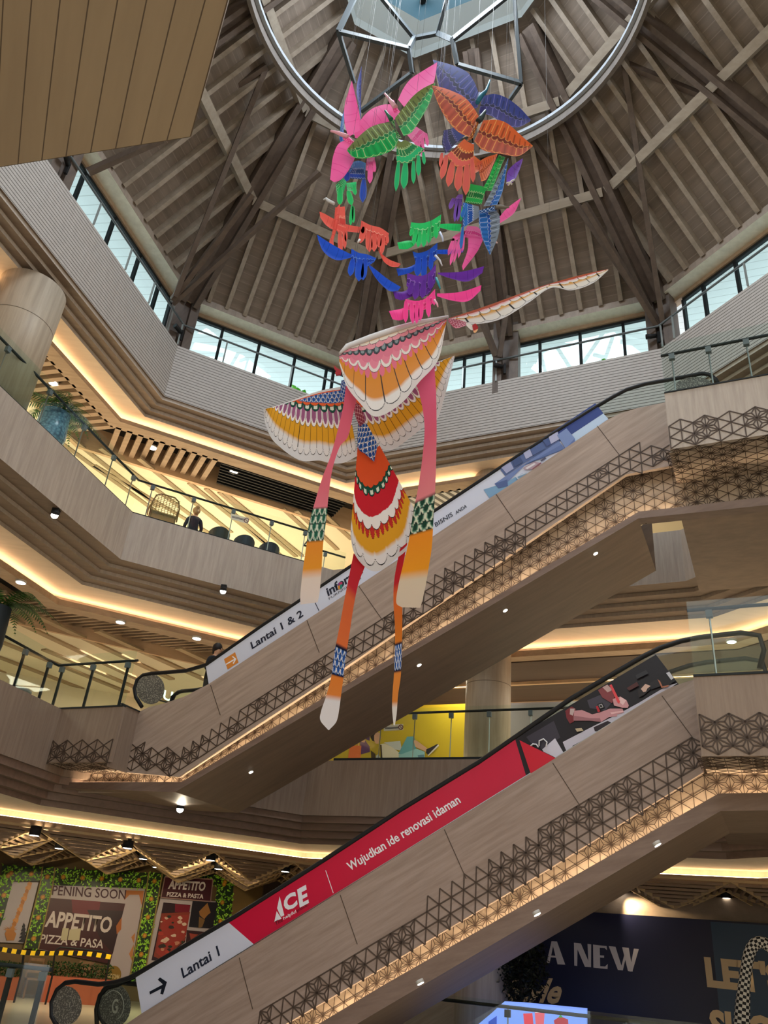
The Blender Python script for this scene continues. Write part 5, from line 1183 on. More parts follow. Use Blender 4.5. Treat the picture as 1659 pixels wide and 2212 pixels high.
carve('carved_lintel', [c([(20, 535), (380, 555), (355, 680), (0, 680)]), c([(490, 562), (1330, 605), (1300, 745), (465, 715)]), [(349, 1884), (505, 1893), (503, 1914), (462, 1912), (346, 1896)]], seed=1)
carve('carved_pillar', [c([(380, 548), (490, 556), (470, 712), (340, 1290), (212, 1282), (358, 700)])], seed=2)
carve('carved_pillar', [c([(1330, 600), (1450, 606), (1425, 760), (1285, 1560), (1150, 1590), (1310, 740)])], seed=3)
carve('carved_pillar', [c([(0, 640), (130, 545), (112, 690), (30, 1000), (-60, 1260), (-60, 900)])], seed=4)
carve('carved_pillar', [[(470, 1890), (505, 1893), (498, 1985), (470, 2010), (460, 2005), (468, 1920)]], seed=5)
for pts in ([(380, 548), (358, 700), (212, 1282)], [(490, 556), (470, 712), (340, 1290)], [(1330, 600), (1310, 740), (1150, 1590)], [(1450, 606), (1425, 760), (1285, 1560)]):
    mb = MB(); P = [PW(x, y) + NBI * .075 for x, y in c(pts)]
    for a, b in zip(P, P[1:]): mb.beam(a, b, .035, .03, up=NBI)
    mb.build('frame_moulding', mat('olive_gold', (.30, .22, .05), .5), store)
DP = lambda name, items, par, base=.018: decal(name, items, PW, NBI, par, base=base)
p1_ = panel('poster', c([(110, 685), (345, 690), (210, 1235), (-40, 1225)]), 'B7AEB2', .01)
pine = []
for k in range(13):
    t = k / 12.; x, y = 265 - 150 * t, 700 + 390 * t; w_ = 22 + 6 * math.sin(k * 2)
    pine.append((c([(x - w_, y), (x, y - 22), (x + w_, y - 4), (x + w_ * .6, y + 26), (x - w_ * .8, y + 24)]), ['C8843A', 'D4924A', 'B8742E'][k % 3]))
for k in range(9):
    a = PI + PI * k / 8; pine.append((c([(90, 1110), (90 + 68 * math.cos(a), 1110 + 52 * math.sin(a)), (98, 1130)]), 'C08038'))
pine.append((c([(40, 1150), (60, 1115), (120, 1115), (145, 1150), (125, 1210), (60, 1210)]), 'B87838'))
for k in range(5): pine.append((c([(205 - 10 - 9 * k, 1090 + 32 * k), (212, 1050 + 32 * k), (225 + 4 * k, 1075 + 32 * k), (220, 1100 + 32 * k)]), '1E1C26'))
DP('poster_print', pine, p1_)
p2_ = panel('opening_panel', c([(468, 712), (1300, 745), (1150, 1585), (960, 1580), (985, 1420), (330, 1285)]), 'B6AAAC', .012)
DP('panel_print', [(c([(445, 828), (1122, 880), (985, 1420), (332, 1282)]), '431317'), (c([(640, 842), (900, 862), (880, 1000), (650, 960)]), '6E1420'), (c([(780, 935), (1105, 945), (1010, 1330), (900, 1200)]), '2E1216'), (c([(1120, 760), (1290, 765), (1270, 900), (1245, 800), (1160, 800), (1110, 850)]), 'B8743E'), (c([(1040, 1080), (1090, 1000), (1085, 1110), (1045, 1155)]), 'B0642C'), (c([(1155, 1330), (1200, 1240), (1185, 1400)]), 'C0804A'), (c([(1175, 1180), (1210, 1140), (1200, 1240)]), 'C0804A')], p2_)
MT_D = mat('letter_maroon', srgb('43202A'), .5); MT_W = mat('letter_cream', srgb('D9CCC6'), .5)
T = lambda s, p0, p1, up, m, par, b=.01, d=.03: textpx(s, c([p0])[0], c([p1])[0], c([up])[0], PW, m, 'lettering', par, d, b)
T('PENING SOON', (462, 803), (1122, 842), (474, 716), MT_D, p2_); T('APPETITO', (396, 1088), (985, 1145), (432, 940), MT_W, p2_, .03); T('PIZZA & PASA', (352, 1232), (920, 1282), (370, 1152), MT_W, p2_, .015)
for pl in ([(560, 1098), (615, 1100), (598, 1210), (540, 1208)], [(622, 1112), (725, 1100), (708, 1210), (605, 1205)]): panel('taped_notice', c(pl), 'C9BE9A', .05, .006)
mb = MB(); mb.prism([PW(*c([(1020 + 62 * math.cos(t), 1510 + 75 * math.sin(t))])[0]) + NBI * .08 for t in np.linspace(0, 2 * PI, 24, endpoint=False)], -NBI * .02, 0, srgb('8A6A1E')); sg = mb.build('reflected_sign', M_PRINT, store)  # reflection of a round sign, built as a disc with mirrored text
T('world', (1072, 1560), (960, 1545), (1060, 1495), mat('letter_pale', srgb('C9B680'), .5), sg, .02, -.105)
# name board and food poster
PW2 = lambda x, y: Pbc(x, y, WALLO - .3)
c3 = cropper(280, 1880, 3.606)
nb = thing('name_board', 'maroon restaurant name board above the pizza poster', 'sign', PW2(400, 1945))
mb = MB(); mb.prism([PW2(x, y) for x, y in c3([(275, 50), (648, 70), (629, 243), (242, 212)])], -NBI * .1, 0, srgb('46141A')); mb.build('board', M_PRINT, nb)
mb = MB(); P = [PW2(x, y) + NBI * .01 for x, y in c3([(275, 50), (648, 70), (629, 243), (242, 212)])]
for a, b in zip(P, P[1:] + P[:1]): mb.beam(a, b, .03, .03, up=NBI)
mb.build('frame', mat('sign_frame', srgb('9A7A70'), .5), nb)
for s, a, b, u, bo in (('APPETITO', (296, 145), (582, 163), (312, 72), .04), ('PIZZA & PASTA', (286, 203), (572, 222), (292, 168), .03)):
    q = c3([a, b, u]); textpx(s, q[0], q[1], q[2], PW2, MT_W, 'lettering', nb, .02, bo)
fp = thing('food_poster', 'white poster with pizza photographs beside the green carved pillar', 'poster', PW(380, 2060))
bdp = panel('backing', c3([(240, 212), (690, 245), (640, 440), (100, 800), (85, 790)]), 'B8AEB0', .03, .02, fp)
pz = [(c3([(262, 250), (472, 270), (430, 560), (230, 705), (168, 700)]), '2E1518'), (c3([(352, 262), (470, 272), (462, 330), (350, 325)]), '7A1424'), (c3([(245, 335), (470, 325), (440, 420), (430, 545), (250, 700), (185, 670), (225, 470)]), '8C3A24'), (c3([(255, 360), (465, 345), (432, 520), (250, 680), (205, 640), (235, 480)]), 'A23A2C')]
rr = random.Random(5)
for k in range(34):
    x, y = rr.uniform(235, 440), rr.uniform(350, 640)
    if y > 650 - (x - 235) * .6 + 20: continue
    r = rr.uniform(8, 26); pz.append((c3([(x + r * math.cos(t) * rr.uniform(.7, 1.2), y + r * .7 * math.sin(t) * rr.uniform(.7, 1.2)) for t in np.linspace(0, 2 * PI, 9, endpoint=False)]), rr.choice(['D8B49C', 'C9886A', 'B8402E', 'E0C4AC', '2E3420', '3A2A20', 'A83424'])))
pz += [(c3([(485, 240), (680, 250), (640, 455), (455, 440)]), '1C1416'), (c3([(535, 320), (600, 255), (625, 330), (600, 350), (575, 380), (540, 350)]), '9A6A34'), (c3([(535, 360), (580, 385), (560, 440), (530, 450)]), '7A5A30'), (c3([(440, 465), (590, 480), (430, 590)]), '3A1A18'), (c3([(460, 490), (530, 500), (470, 540)]), 'A0442E')]
DP('poster_print', pz, bdp, .034)
mb = MB(); mb.prism([PW(x, y) + NBI * .05 for x, y in [(506, 1893), (570, 1898), (556, 2010), (490, 2020)]], -NBI * .05, 0, srgb('7A6238')); mb.build('side_board', M_PRINT, store)
# planters with hedges, chairs, barrier with striped tape
PPL = lambda x, y: Pbc(x, y, 6.6)
def planter(x0, x1, ytop, ybot, label):
    a, b = PPL(x0, ytop), PPL(x1, ytop + (x1 - x0) * .05); z0 = ZG; d = np.array([NB[0], NB[1], 0]) * .5
    root = thing('planter', label, 'planter', a, 'brick red planters'); h = a[2]
    mb = MB(); A = np.array([*a[:2], z0]); Bq = np.array([*b[:2], z0])
    mb.prism([A, Bq, np.array([*b[:2], h]), np.array([*a[:2], h])], d, 0, srgb('9A5036')); mb.build('box', M_PAINTED, root)
    mb = MB(); rd = random.Random(int(x0) + 5); L = np.linalg.norm(b - a); e = unit(np.array([*(b - a)[:2], 0]))
    for k in range(int(L * 420)):
        p = A + e * rd.uniform(0.03, L - .03) + d * rd.uniform(.05, .95); p[2] = h + rd.uniform(0, .32)
        v1 = unit(np.array([rd.gauss(0, 1), rd.gauss(0, 1), rd.gauss(.4, .6)])) * .06; v2 = unit(np.cross(v1, (rd.gauss(0, 1), rd.gauss(0, 1), .3))) * .022
        mb.face([p, p + v1 * .5 + v2, p + v1, p + v1 * .5 - v2], 0, srgb(rd.choice(['1E3A16', '2A4A1E', '16300F', '35582A'])))
    mb.build('hedge', M_LEAF, root)
planter(-70, 47, 2104, 2160, 'brick red planter with clipped hedge at the left edge of the picture')
planter(95, 245, 2107, 2165, 'brick red planter with clipped hedge under the opening soon panel')
M_WOOD = grain('chair_wood', (.26, .14, .06), (.19, .10, .045), (0, 0, 1), 8, 8)
def chair(P, rz, label):
    root = thing('wooden_chair', label, 'chair', P, 'wooden chairs'); P = np.asarray(P, float)
    a = np.array([math.cos(rz), math.sin(rz), 0]); b = np.array([-a[1], a[0], 0]); zz = np.array([0, 0, 1.])
    for sx in (-1, 1):
        for sy in (-1, 1):
            mb = MB(); top = .45 if sy < 0 else .95; q = P + a * sx * .19 + b * sy * .19; mb.beam(q, q + zz * top + (b * .06 if sy > 0 else 0), .04, .04); mb.build('leg', M_WOOD, root)
    mb = MB(); mb.box(P + zz * .45, a * .22, b * .22, zz * .018); mb.build('seat', M_WOOD, root)
    for h in (.62, .76, .90):
        mb = MB(); q = P + b * .23 + zz * h; mb.box(q, a * .19, b * .012, zz * .035); mb.build('back_slat', M_WOOD, root)
base_at = lambda x, y: Pz(x, y, ZG)
chair(Pbc(70, 2130, 7.6) * np.array([1, 1, 0]) + np.array([0, 0, ZG]), .5, 'wooden chair with slatted back standing between the two planters')
chair(Pbc(182, 2110, 8.1) * np.array([1, 1, 0]) + np.array([0, 0, ZG]), .3, 'wooden chair behind the hedge under the opening soon panel')
PT = lambda x, y: Pbc(x, y, 5.9)
bar = thing('crowd_barrier', 'black tubular crowd barrier before the boarded restaurant', 'barrier', PT(180, 2100))
mb = MB(); mb.tube([PT(*p) for p in ((112, 2112), (118, 2062), (122, 2052), (130, 2046), (222, 2055), (233, 2060), (236, 2070), (228, 2120))], .022, 8); mb.build('frame_tube', M_BLACK, bar)
for x, y in ((112, 2112), (228, 2120), (45, 2108)):
    p = PT(x, y); mb = MB(); mb.beam(p, (*p[:2], ZG), .04, .04); mb.build('post', M_BLACK, bar)
mb = MB(); mb.beam(PT(53, 2050), PT(45, 2108), .045, .045); mb.build('post', M_BLACK, bar)
tp = MB(); xs = np.linspace(-4, 240, 25)
for k in range(24):
    f = lambda x: 2044 + (x + 4) * .078 + 4 * math.sin((x + 4) / 40.)
    a, b = xs[k], xs[k + 1]; P = [(a, f(a)), (b, f(b)), (b - 3, f(b) + 10), (a - 3, f(a) + 10)]
    tp.prism([PT(*p) + NBI * .04 for p in P], -NBI * .004, 0, srgb('E8C41C') if k % 2 else srgb('141210'))
tag(tp.build('barrier_tape', M_PRINT), 'yellow and black striped barrier tape stretched before the boarded restaurant', 'tape')
# escalator newel discs (speckled safety glass) with the floor mark
M_SPECK = mat('speckled_film', (.16, .15, .13), .4); t_ = NT(M_SPECK); nz_ = t_.new('ShaderNodeTexNoise'); nz_.inputs['Scale'].default_value = 42; tc_ = t_.new('ShaderNodeTexCoord'); t_.l.new(tc_.outputs['Object'], nz_.inputs['Vector'])
t_.l.new(t_.mix(t_.math('GREATER_THAN', nz_.outputs[0], .56), (.09, .085, .075), (.30, .28, .24)), t_.b.inputs['Base Color'])
def newel(parent, cx, cy, rx, ry, v, film=True, letter=None):
    P = lambda x, y: Pv(x, y, v)
    mb = MB(); mb.prism([P(cx + rx * math.cos(t), cy + ry * math.sin(t)) for t in np.linspace(0, 2 * PI, 36, endpoint=False)], DV * .01); mb.build('newel_film', M_SPECK, parent)
    if letter:
        lm = mat('newel_mark', (.5, .48, .42), .5)
        textpx('G', (cx - 7, cy + 18), (cx + 6, cy + 17), (cx - 4, cy - 14), P, lm, 'lettering', parent, .01, .02)
        mb = MB(); mb.tube([P(cx - 2 + 22 * math.cos(t), cy + 32 * math.sin(t)) + NF * .01 for t in np.linspace(-2.4, 1.2, 20)], .008, 6); mb.build('mark_ring', lm, parent)
newel(lower, 142, 2172, 34, 42, V0 + .09); newel(lower, 248, 2172, 34, 46, V0 + 1.36, True, 'G')
newel(upper, 325, 1488, 30, 33, V0 + .09); newel(upper, 1500, 838, 42, 24, V0 + .09)
mb = MB(); mb.tube([Pv(x, y, V0 + 1.35) for x, y in ((210, 2225), (208, 2180), (216, 2150), (232, 2133), (255, 2126), (300, 2105))], .045, 10); mb.build('handrail', M_RUB, lower)
mb = MB(); mb.tube([Pv(x, y, V0 + 1.4) for x, y in ((372, 1512), (378, 1500), (392, 1493), (420, 1491), (450, 1486))], .045, 10); mb.build('handrail', M_RUB, upper)
# ---------------------------------------------------------------- pyramid ceilings of slats
M_PYR = grain('pyramid_slat', (.24, .165, .105), (.19, .125, .08), (1, 0, 0), 6, 6); M_EDGE = mat('pyramid_edge', (.42, .30, .16), .5)
def pyramid(cs, apex, i):
    mb = MB(); C4 = [np.asarray(q, float) for q in cs]; apex = np.asarray(apex, float)
    for k in range(4):
        a, b = C4[k], C4[(k + 1) % 4]; mb.beam(a, apex, .045, .06, m=1); mb.beam(a, b, .04, .05, m=1)
        for j in range(1, 8):
            t = j / 8.; p, q = a + (apex - a) * t, b + (apex - b) * t; mb.beam(p, q, .05, .05)
    return struct(mb.build('ceiling_pyramid', [M_PYR, M_EDGE]))
ZY = ZL1 - .02
g00, g10, g01 = Pz(78, 1786, ZY), Pz(278, 1813, ZY), Pz(130, 1819, ZY)
e1, e2 = g10 - g00, (g01 - g00)
e2 = unit(e2) * min(np.linalg.norm(e2), 2.2)
print('PYR', np.linalg.norm(e1), np.linalg.norm(e2))
grid = lambda i, j: g00 + e1 * i + e2 * j
for i in range(-2, 4):
    for j in range(0, 3):
        cs = [grid(i, j), grid(i + 1, j), grid(i + 1, j + 1), grid(i, j + 1)]
        pyramid(cs, sum(cs) / 4 - np.array([0, 0, .46]), i)
def pyr_spot(x, y, label, pw=45, tgt=None, z=None):
    P = Pz(x, y, (z or ZY) - .04); root = thing('spotlight', label, 'spotlight', P, 'black can spotlights of the pyramid ceiling')
    mb = MB(); mb.tube([P + [0, 0, .05], P - [0, 0, .14]], .12, 16); mb.build('can', M_BLACK, root)
    mb = MB(); facing(P - [0, 0, .145], (0, 0, -1), .10, mb); mb.build('lens', M_LAMPC, root)
    if pw: spot('lamp_spotlight', P - [0, 0, .2], tgt if tgt is not None else P - [0, 0, 3], pw * GRD, (1, .80, .52), 1.7, .7)
wt = lambda x, y: PW(x, y)
for x, y, l, pw, tg in ((78, 1790, 'leftmost large black can spotlight under the pyramid ceiling', 90, wt(60, 1980)), (278, 1818, 'second large black can spotlight, above the opening soon panel', 120, wt(190, 1990)), (457, 1845, 'third large black can spotlight, above the maroon name board', 100, wt(400, 1990)), (618, 1870, 'rightmost can spotlight, just left of the red banner', 60, None),
    (131, 1820, 'small can spotlight behind the leftmost large one', 0, None), (312, 1843, 'small can spotlight behind the second large one', 60, None), (474, 1865, 'small can spotlight behind the third large one', 60, None), (177, 1838, 'small can spotlight furthest back at the left', 50, None), (340, 1862, 'small can spotlight furthest back in the middle', 0, None), (2, 1815, 'can spotlight cut by the left edge of the picture', 0, None)):
    pyr_spot(x, y, l, pw, tg)
# right-hand side: navy hoarding, pyramids, tree, screen
VN = 21.6; PN = on(VN)
nav = thing('navy_hoarding', 'dark navy hoarding with pale lettering at the bottom right', 'hoarding', PN(1300, 2200))
zt_n = PN(1210, 1966)[2]; ul = PN(1095, 2180).dot(DU)
mb = MB(); mb.box(UVW((ul + 0) / 2, VN + .05, (ZG + zt_n) / 2), DU * abs(ul + 0) / 2, DV * .05, ez * (zt_n - ZG) / 2, 0, srgb('1C1E38')); mb.build('board', M_PRINT, nav)
um = PN(1535, 1990).dot(DU)
mb = MB(); mb.box(UVW((um + 4) / 2, VN - .03, (ZG + zt_n - .04) / 2), DU * (4 - um) / 2, DV * .03, ez * (zt_n - ZG - .04) / 2, 0, srgb('2E4258')); mb.build('board', M_PRINT, nav)  # glass reflection put into this board's lighter colour
MN_W = mat('letter_lilac', srgb('C9C2C4'), .5); MN_C = mat('letter_sand', srgb('C8AE88'), .5)
c9 = cropper(1000, 1940, 2.517)
for L in ([[(455, 353), (482, 235), (496, 235), (472, 353)], [(484, 235), (512, 236), (557, 362), (515, 360)], [(474, 312), (532, 316), (535, 326), (472, 322)]],
          [[(604, 243), (624, 245), (622, 369), (606, 367)], [(608, 243), (642, 247), (697, 376), (664, 374)], [(678, 249), (698, 252), (697, 376), (684, 374)]],
          [[(708, 253), (744, 257), (747, 382), (710, 378)], [(740, 257), (782, 261), (784, 284), (772, 272), (740, 270)], [(742, 311), (768, 313), (768, 325), (742, 323)], [(744, 370), (774, 372), (788, 358), (787, 386), (744, 382)]],
          [[(793, 261), (830, 265), (870, 393), (843, 391)], [(880, 300), (890, 305), (870, 393), (856, 392)], [(866, 267), (902, 271), (924, 399), (898, 397)], [(930, 275), (957, 277), (922, 399), (906, 399)]]):
    decal('lettering', [(c9(p), 'C9C2C4') for p in L], PN, NF, nav, base=.01)
textpx('Style', (1090, 2178), (1210, 2186), (1098, 2108), PN, MN_C, 'lettering', nav, .01, .03, .35)
PN2 = on(VN - .06)
textpx("LET'S", (1528, 2133), (1700, 2152), (1520, 2064), PN2, MN_C, 'lettering', nav, .01, .05); textpx('SHOP', (1536, 2250), (1720, 2275), (1531, 2179), PN2, MN_C, 'lettering', nav, .01, .05)
mb = MB(); mb.box(UVW((ul - 2.6 + ul) / 2, VN + .02, (ZG + 3.4) / 2), DU * 1.3, DV * .05, ez * (3.4 - ZG) / 2); struct(mb.build('wall_panel', W_INC))
mb = MB(); mb.box(UVW(-1.5, VN + .25, 3.15), DU * 5.5, DV * .1, ez * .35); struct(mb.build('wall_bulkhead', grain('bulkhead_brown', (.25, .18, .12), (.2, .14, .09), (1, 0, 0), 6, 5)))
for x, y, tx, ty, l in ((1340, 1912, 1390, 1990, 'black can spotlight right of the lower escalator, lighting the navy hoarding'), (1568, 1926, 1640, 2010, 'black can spotlight at the lower right, lighting the teal board')):
    pyr_spot(x, y, l, 110, PN(tx, ty), ZY + .15)
h00, h10 = Pz(1340, 1908, ZY + .1), Pz(1568, 1922, ZY + .1); f1 = h10 - h00; f2 = np.array([-f1[1], f1[0], 0]) * .8
for i in range(-2, 3):
    for j in (-1, 0):
        q = lambda a, b: h00 + f1 * a + f2 * b
        cs = [q(i, j), q(i + 1, j), q(i + 1, j + 1), q(i, j + 1)]; pyramid(cs, sum(cs) / 4 - np.array([0, 0, .5]), i)
tree = thing('topiary_tree', 'dark clipped potted tree in front of the navy hoarding', 'tree', Pv(1125, 2160, 19.2) * np.array([1, 1, 0]) + np.array([0, 0, ZG]))
tc = Pv(1127, 2082, 19.2); tb = np.array([*tc[:2], ZG])
mb = MB(); mb.tube([tb + [0, 0, .3], tc - [0, 0, .5], tc], [.05, .035, .02], 8)
for k in range(6): mb.tube([tc - [0, 0, .6 - .1 * k], tc + np.array([math.cos(k) * .3, math.sin(k) * .3, .1 * k - .1])], [.02, .008], 6)
mb.build('trunk', mat('bark', (.05, .035, .025), .9), tree)
mb = MB(); mb.lathe(tb, [(.22, 0), (.3, .45), (.3, .5), (.26, .5)], 20); mb.build('pot', M_CHAR, tree)
mb = MB(); rd = random.Random(9)
for k in range(2600):
    d = unit(np.array([rd.gauss(0, 1), rd.gauss(0, 1), rd.gauss(0, 1)])) * rd.random() ** .4 * np.array([.56, .56, .78]); p = tc + d
    v1 = unit(np.array([rd.gauss(0, 1), rd.gauss(0, 1), rd.gauss(0, .7)]) + d) * .11; v2 = unit(np.cross(v1, (rd.gauss(0, 1), rd.gauss(0, 1), 1))) * .02
    mb.face([p, p + v1 * .5 + v2, p + v1, p + v1 * .5 - v2], 0, srgb(rd.choice(['1A1C12', '22261A', '14160E', '2A2E20'])))
mb.build('foliage', M_LEAF, tree)
scr = thing('drinks_display', 'lit blue display with drink pictures at the bottom right', 'display', Pv(1150, 2212, 17.6))
PS = on(17.6); M_SCR = attr_mat('screen', .3); tt = NT(M_SCR); at_ = tt.new('ShaderNodeAttribute'); at_.attribute_name = 'Col'; tt.l.new(at_.outputs['Color'], tt.b.inputs['Emission Color']); tt.b.inputs['Emission Strength'].default_value = .8
mb = MB(); mb.prism([PS(x, y) for x, y in [(1090, 2163), (1128, 2165), (1266, 2178), (1266, 2330), (900, 2330), (1030, 2215), (1060, 2190)]], DV * .12, 0, srgb('7A9AF0')); sp = mb.build('screen', M_SCR, scr)
cs_ = cropper(1000, 1940, 2.517)
decal('screen_picture', [(cs_([(328, 628), (378, 625), (384, 690), (334, 692)]), 'D83A4A'), (cs_([(390, 612), (446, 608), (440, 690), (396, 690)]), 'D85A6A'), (cs_([(394, 606), (444, 604), (444, 622), (394, 624)]), 'F0D8DC'), (cs_([(495, 665), (530, 642), (572, 660), (575, 700), (500, 700)]), 'A82A3A'), (cs_([(520, 650), (530, 632), (545, 650)]), '2E8A3A'), (cs_([(140, 672), (185, 640), (185, 690), (140, 700)]), '2A48B0')], PS, NF, sp, M_SCR)
# chequered cloth tube
ck = MB(); path = [Pv(x, y, 18.2) for x, y in ((1601, 2290), (1602, 2225), (1605, 2160), (1611, 2100), (1618, 2062), (1628, 2042), (1642, 2035), (1656, 2040), (1672, 2056))]
Pc = catmull(path, 46); rad = [.17 - .07 * min(1, k / 25.) for k in range(46)]
n = 12; rings = []
for i, p in enumerate(Pc):
    t = unit(Pc[min(i + 1, 45)] - Pc[max(i - 1, 0)]); a = unit(np.cross(t, DV)); b = np.cross(t, a); rings.append(ck.pts([p + (a * math.cos(2 * PI * k / n) + b * math.sin(2 * PI * k / n)) * rad[i] for k in range(n)]))
for i in range(45):
    for k in range(n): ck.idx([rings[i][k], rings[i][(k + 1) % n], rings[i + 1][(k + 1) % n], rings[i + 1][k]], 0, srgb('D8D4CC') if (i + k) % 2 else srgb('1C1C1E'), False)
tag(ck.build('cloth_tube', M_PAINTED), 'black and white chequered cloth tube arching at the lower right edge', 'decoration')
# ================================================================ THINGS ON THE GALLERIES
M_SKIN = mat('skin', srgb('C89A7C'), .55)
def skinned(name, J, Ed, R, mats, matf, parent, root=0, sub=2):
    """one continuous body grown over joints J, bones Ed, radii R"""
    me = bpy.data.meshes.new(name); me.from_pydata([tuple(map(float, j)) for j in J], Ed, []); ob = bpy.data.objects.new(name, me); C.objects.link(ob)
    md = ob.modifiers.new('skin', 'SKIN'); md.use_smooth_shade = True
    for v, r in zip(me.skin_vertices[0].data, R): v.radius = (r, r)
    me.skin_vertices[0].data[root].use_root = True
    sb = ob.modifiers.new('sub', 'SUBSURF'); sb.levels = sub; sb.render_levels = sub
    bpy.context.view_layer.update()
    m2 = bpy.data.meshes.new_from_object(ob.evaluated_get(bpy.context.evaluated_depsgraph_get())); C.objects.unlink(ob); bpy.data.objects.remove(ob)
    for m in mats: m2.materials.append(m)
    for p in m2.polygons: p.material_index = matf(p.center); p.use_smooth = True
    return link(name, m2, parent)
def person(P, f, label, seated, jacket, trousers, hair, bun=False, lean=0.0):
    P = np.asarray(P, float); f = unit(np.array([f[0], f[1], 0])); r = np.array([f[1], -f[0], 0]); zz = np.array([0, 0, 1.])
    root = thing('person', label, 'person', P)
    W = lambda a, b, c: P + r * a + f * b + zz * c
    if seated: hip, kn, an = .52, .50, .10; tz = 0
    h0 = .52 if seated else .92
    J = [W(0, 0, h0), W(0, -.01 + lean * .3, h0 + .18), W(0, lean * .7, h0 + .38), W(0, lean, h0 + .50), W(0, lean + .02, h0 + .57), W(0, lean + .04, h0 + .66), W(0, lean + .05, h0 + .76)]
    R = [.15, .135, .155, .10, .055, .085, .08]; Ed = [(0, 1), (1, 2), (2, 3), (3, 4), (4, 5), (5, 6)]
    for s in (-1, 1):
        b = len(J)
        J += [W(s * .17, lean, h0 + .45), W(s * .24, lean - .01, h0 + .20), W(s * .20, lean + .22, h0 + .10), W(s * .17, lean + .30, h0 + .10), W(s * .165, lean + .38, h0 + .09)]
        R += [.065, .05, .042, .034, .025]; Ed += [(3, b), (b, b + 1), (b + 1, b + 2), (b + 2, b + 3), (b + 3, b + 4)]
        for q in range(4):
            J += [W(s * .165 + (q - 1.5) * .022, lean + .42 + .012 * (1.5 - abs(q - 1.5)), h0 + .075), W(s * .165 + (q - 1.5) * .024, lean + .455, h0 + .05)]; R += [.010, .008]; m = len(J); Ed += [(b + 4, m - 2), (m - 2, m - 1)]
        J += [W(s * .165 - s * .045, lean + .37, h0 + .09)]; R += [.011]; Ed += [(b + 3, len(J) - 1)]
        b = len(J)
        if seated: J += [W(s * .10, .02, h0 - .02), W(s * .12, .44, h0), W(s * .12, .42, .10), W(s * .12, .58, .04)]
        else: J += [W(s * .10, 0, h0 - .06), W(s * .11, .02, .50), W(s * .11, -.02, .09), W(s * .12, .14, .04)]
        R += [.085, .062, .042, .035]; Ed += [(0, b), (b, b + 1), (b + 1, b + 2), (b + 2, b + 3)]
    zc = P[2]
    def mf(c):
        h = c[2] - zc; q = np.array(c[:]) - P; fw = q.dot(f) - lean
        if h > h0 + .535: return 0
        if fw > .27 and h > h0 + .02 and h < h0 + .2: return 0
        if h > h0 - .02 and not (seated and fw > .16 and h < h0 + .06): return 1
        return 3 if h < .09 else 2
    skinned('body', J, Ed, R, [M_SKIN, jacket, trousers, M_BLACK], mf, root)
    hc = W(0, lean + .03, h0 + .73)
    mb = MB(); mb.blob(hc - f * .015 + zz * .02, .112, 0, None, (1, 1, 1.08), 16)
    if bun: mb.blob(hc - f * .09 + zz * .09, .06, 0, None, (1, 1, 1), 12)
    mb.tube([hc - f * .06, hc - f * .07 - zz * .12], [.08, .05], 10); mb.build('hair', hair, root)
    mb = MB()
    for s in (-1, 1): mb.blob(hc + f * .092 + r * s * .034 - zz * .005, .012, 0, None, (1, 1, 1), 8)
    mb.build('eyes', M_BLACK, root)
    mb = MB(); mb.tube([hc + f * .095 + zz * .0, hc + f * .118 - zz * .04], [.010, .016], 8); mb.build('nose', M_SKIN, root)
    mb = MB(); mb.beam(hc + f * .098 + r * .022 - zz * .065, hc + f * .098 - r * .022 - zz * .065, .008, .010); mb.build('mouth', mat('lips', srgb('A0605A'), .5), root)
    return root
NAVYC = mat('navy_cloth', srgb('161A2C'), .8); GREYC = mat('grey_trousers', srgb('3A3C42'), .8); BLOND = mat('fair_hair', srgb('9A7850'), .6); DHAIR = mat('dark_hair', srgb('1E1612'), .6)
FL2 = 10.9
def on_gallery(x, y, o, z): p = Pbc(x, y, o); return np.array([p[0], p[1], z])
pp = on_gallery(419, 1130, 1.35, FL2)
person(pp, NB, 'person with fair tied hair in a navy jacket, seated with their back to the railing', True, NAVYC, GREYC, BLOND, True)
bl = MB(); q0 = pp + np.array([-NB[0], -NB[1], 0]) * .155 + [0, 0, .60]
st_ = thing('stool', 'plain stool under the seated person in navy', 'stool', pp)
mb = MB(); mb.lathe(pp, [(.18, .32), (.19, .36)], 20); mb.build('seat', M_CHAR, st_)
for k in range(4):
    a = PI / 4 + k * PI / 2; mb = MB(); mb.beam(pp + [.13 * math.cos(a), .13 * math.sin(a), .32], pp + [.17 * math.cos(a), .17 * math.sin(a), 0], .03, .03); mb.build('leg', M_CHAR, st_)
p2p = Pv(455, 1462, 14.15); person(np.array([p2p[0], p2p[1], 5.75]), DU, 'person in dark clothing half hidden by the white banner at the escalator foot', False, mat('black_cloth', srgb('10121A'), .8), GREYC, DHAIR, False, .02)
# rattan chair
M_RAT = mat('rattan', srgb('8A6C44'), .6)
rp_ = on_gallery(352, 1105, .75, FL2); rt = thing('rattan_chair', 'rattan armchair with rounded cage back at the upper gallery rail', 'chair', rp_)
e3 = EB3; n3 = np.array([NB[0], NB[1], 0]); zz = np.array([0, 0, 1.])
hoop = lambda r, h, k: [rp_ + e3 * (r * math.cos(t)) + n3 * (-.25 + k * math.sin(t)) + zz * h for t in np.linspace(PI, 2 * PI, 20)]
def arch(s, top): return rp_ + e3 * s + n3 * -.30
mb = MB(); mb.tube([rp_ + e3 * x + n3 * -.30 + zz * z for x, z in ((-.36, .30), (-.36, .70), (-.30, .90), (-.18, .985), (.18, .985), (.30, .90), (.36, .70), (.36, .30))], .02, 8); mb.build('back_frame', M_RAT, rt)
mb = MB()
for k in range(9):
    x = -.32 + .08 * k; top = .97 if abs(x) < .2 else .86; mb.tube([rp_ + e3 * x + n3 * -.30 + zz * .36, rp_ + e3 * x + n3 * -.32 + zz * top], .008, 5)
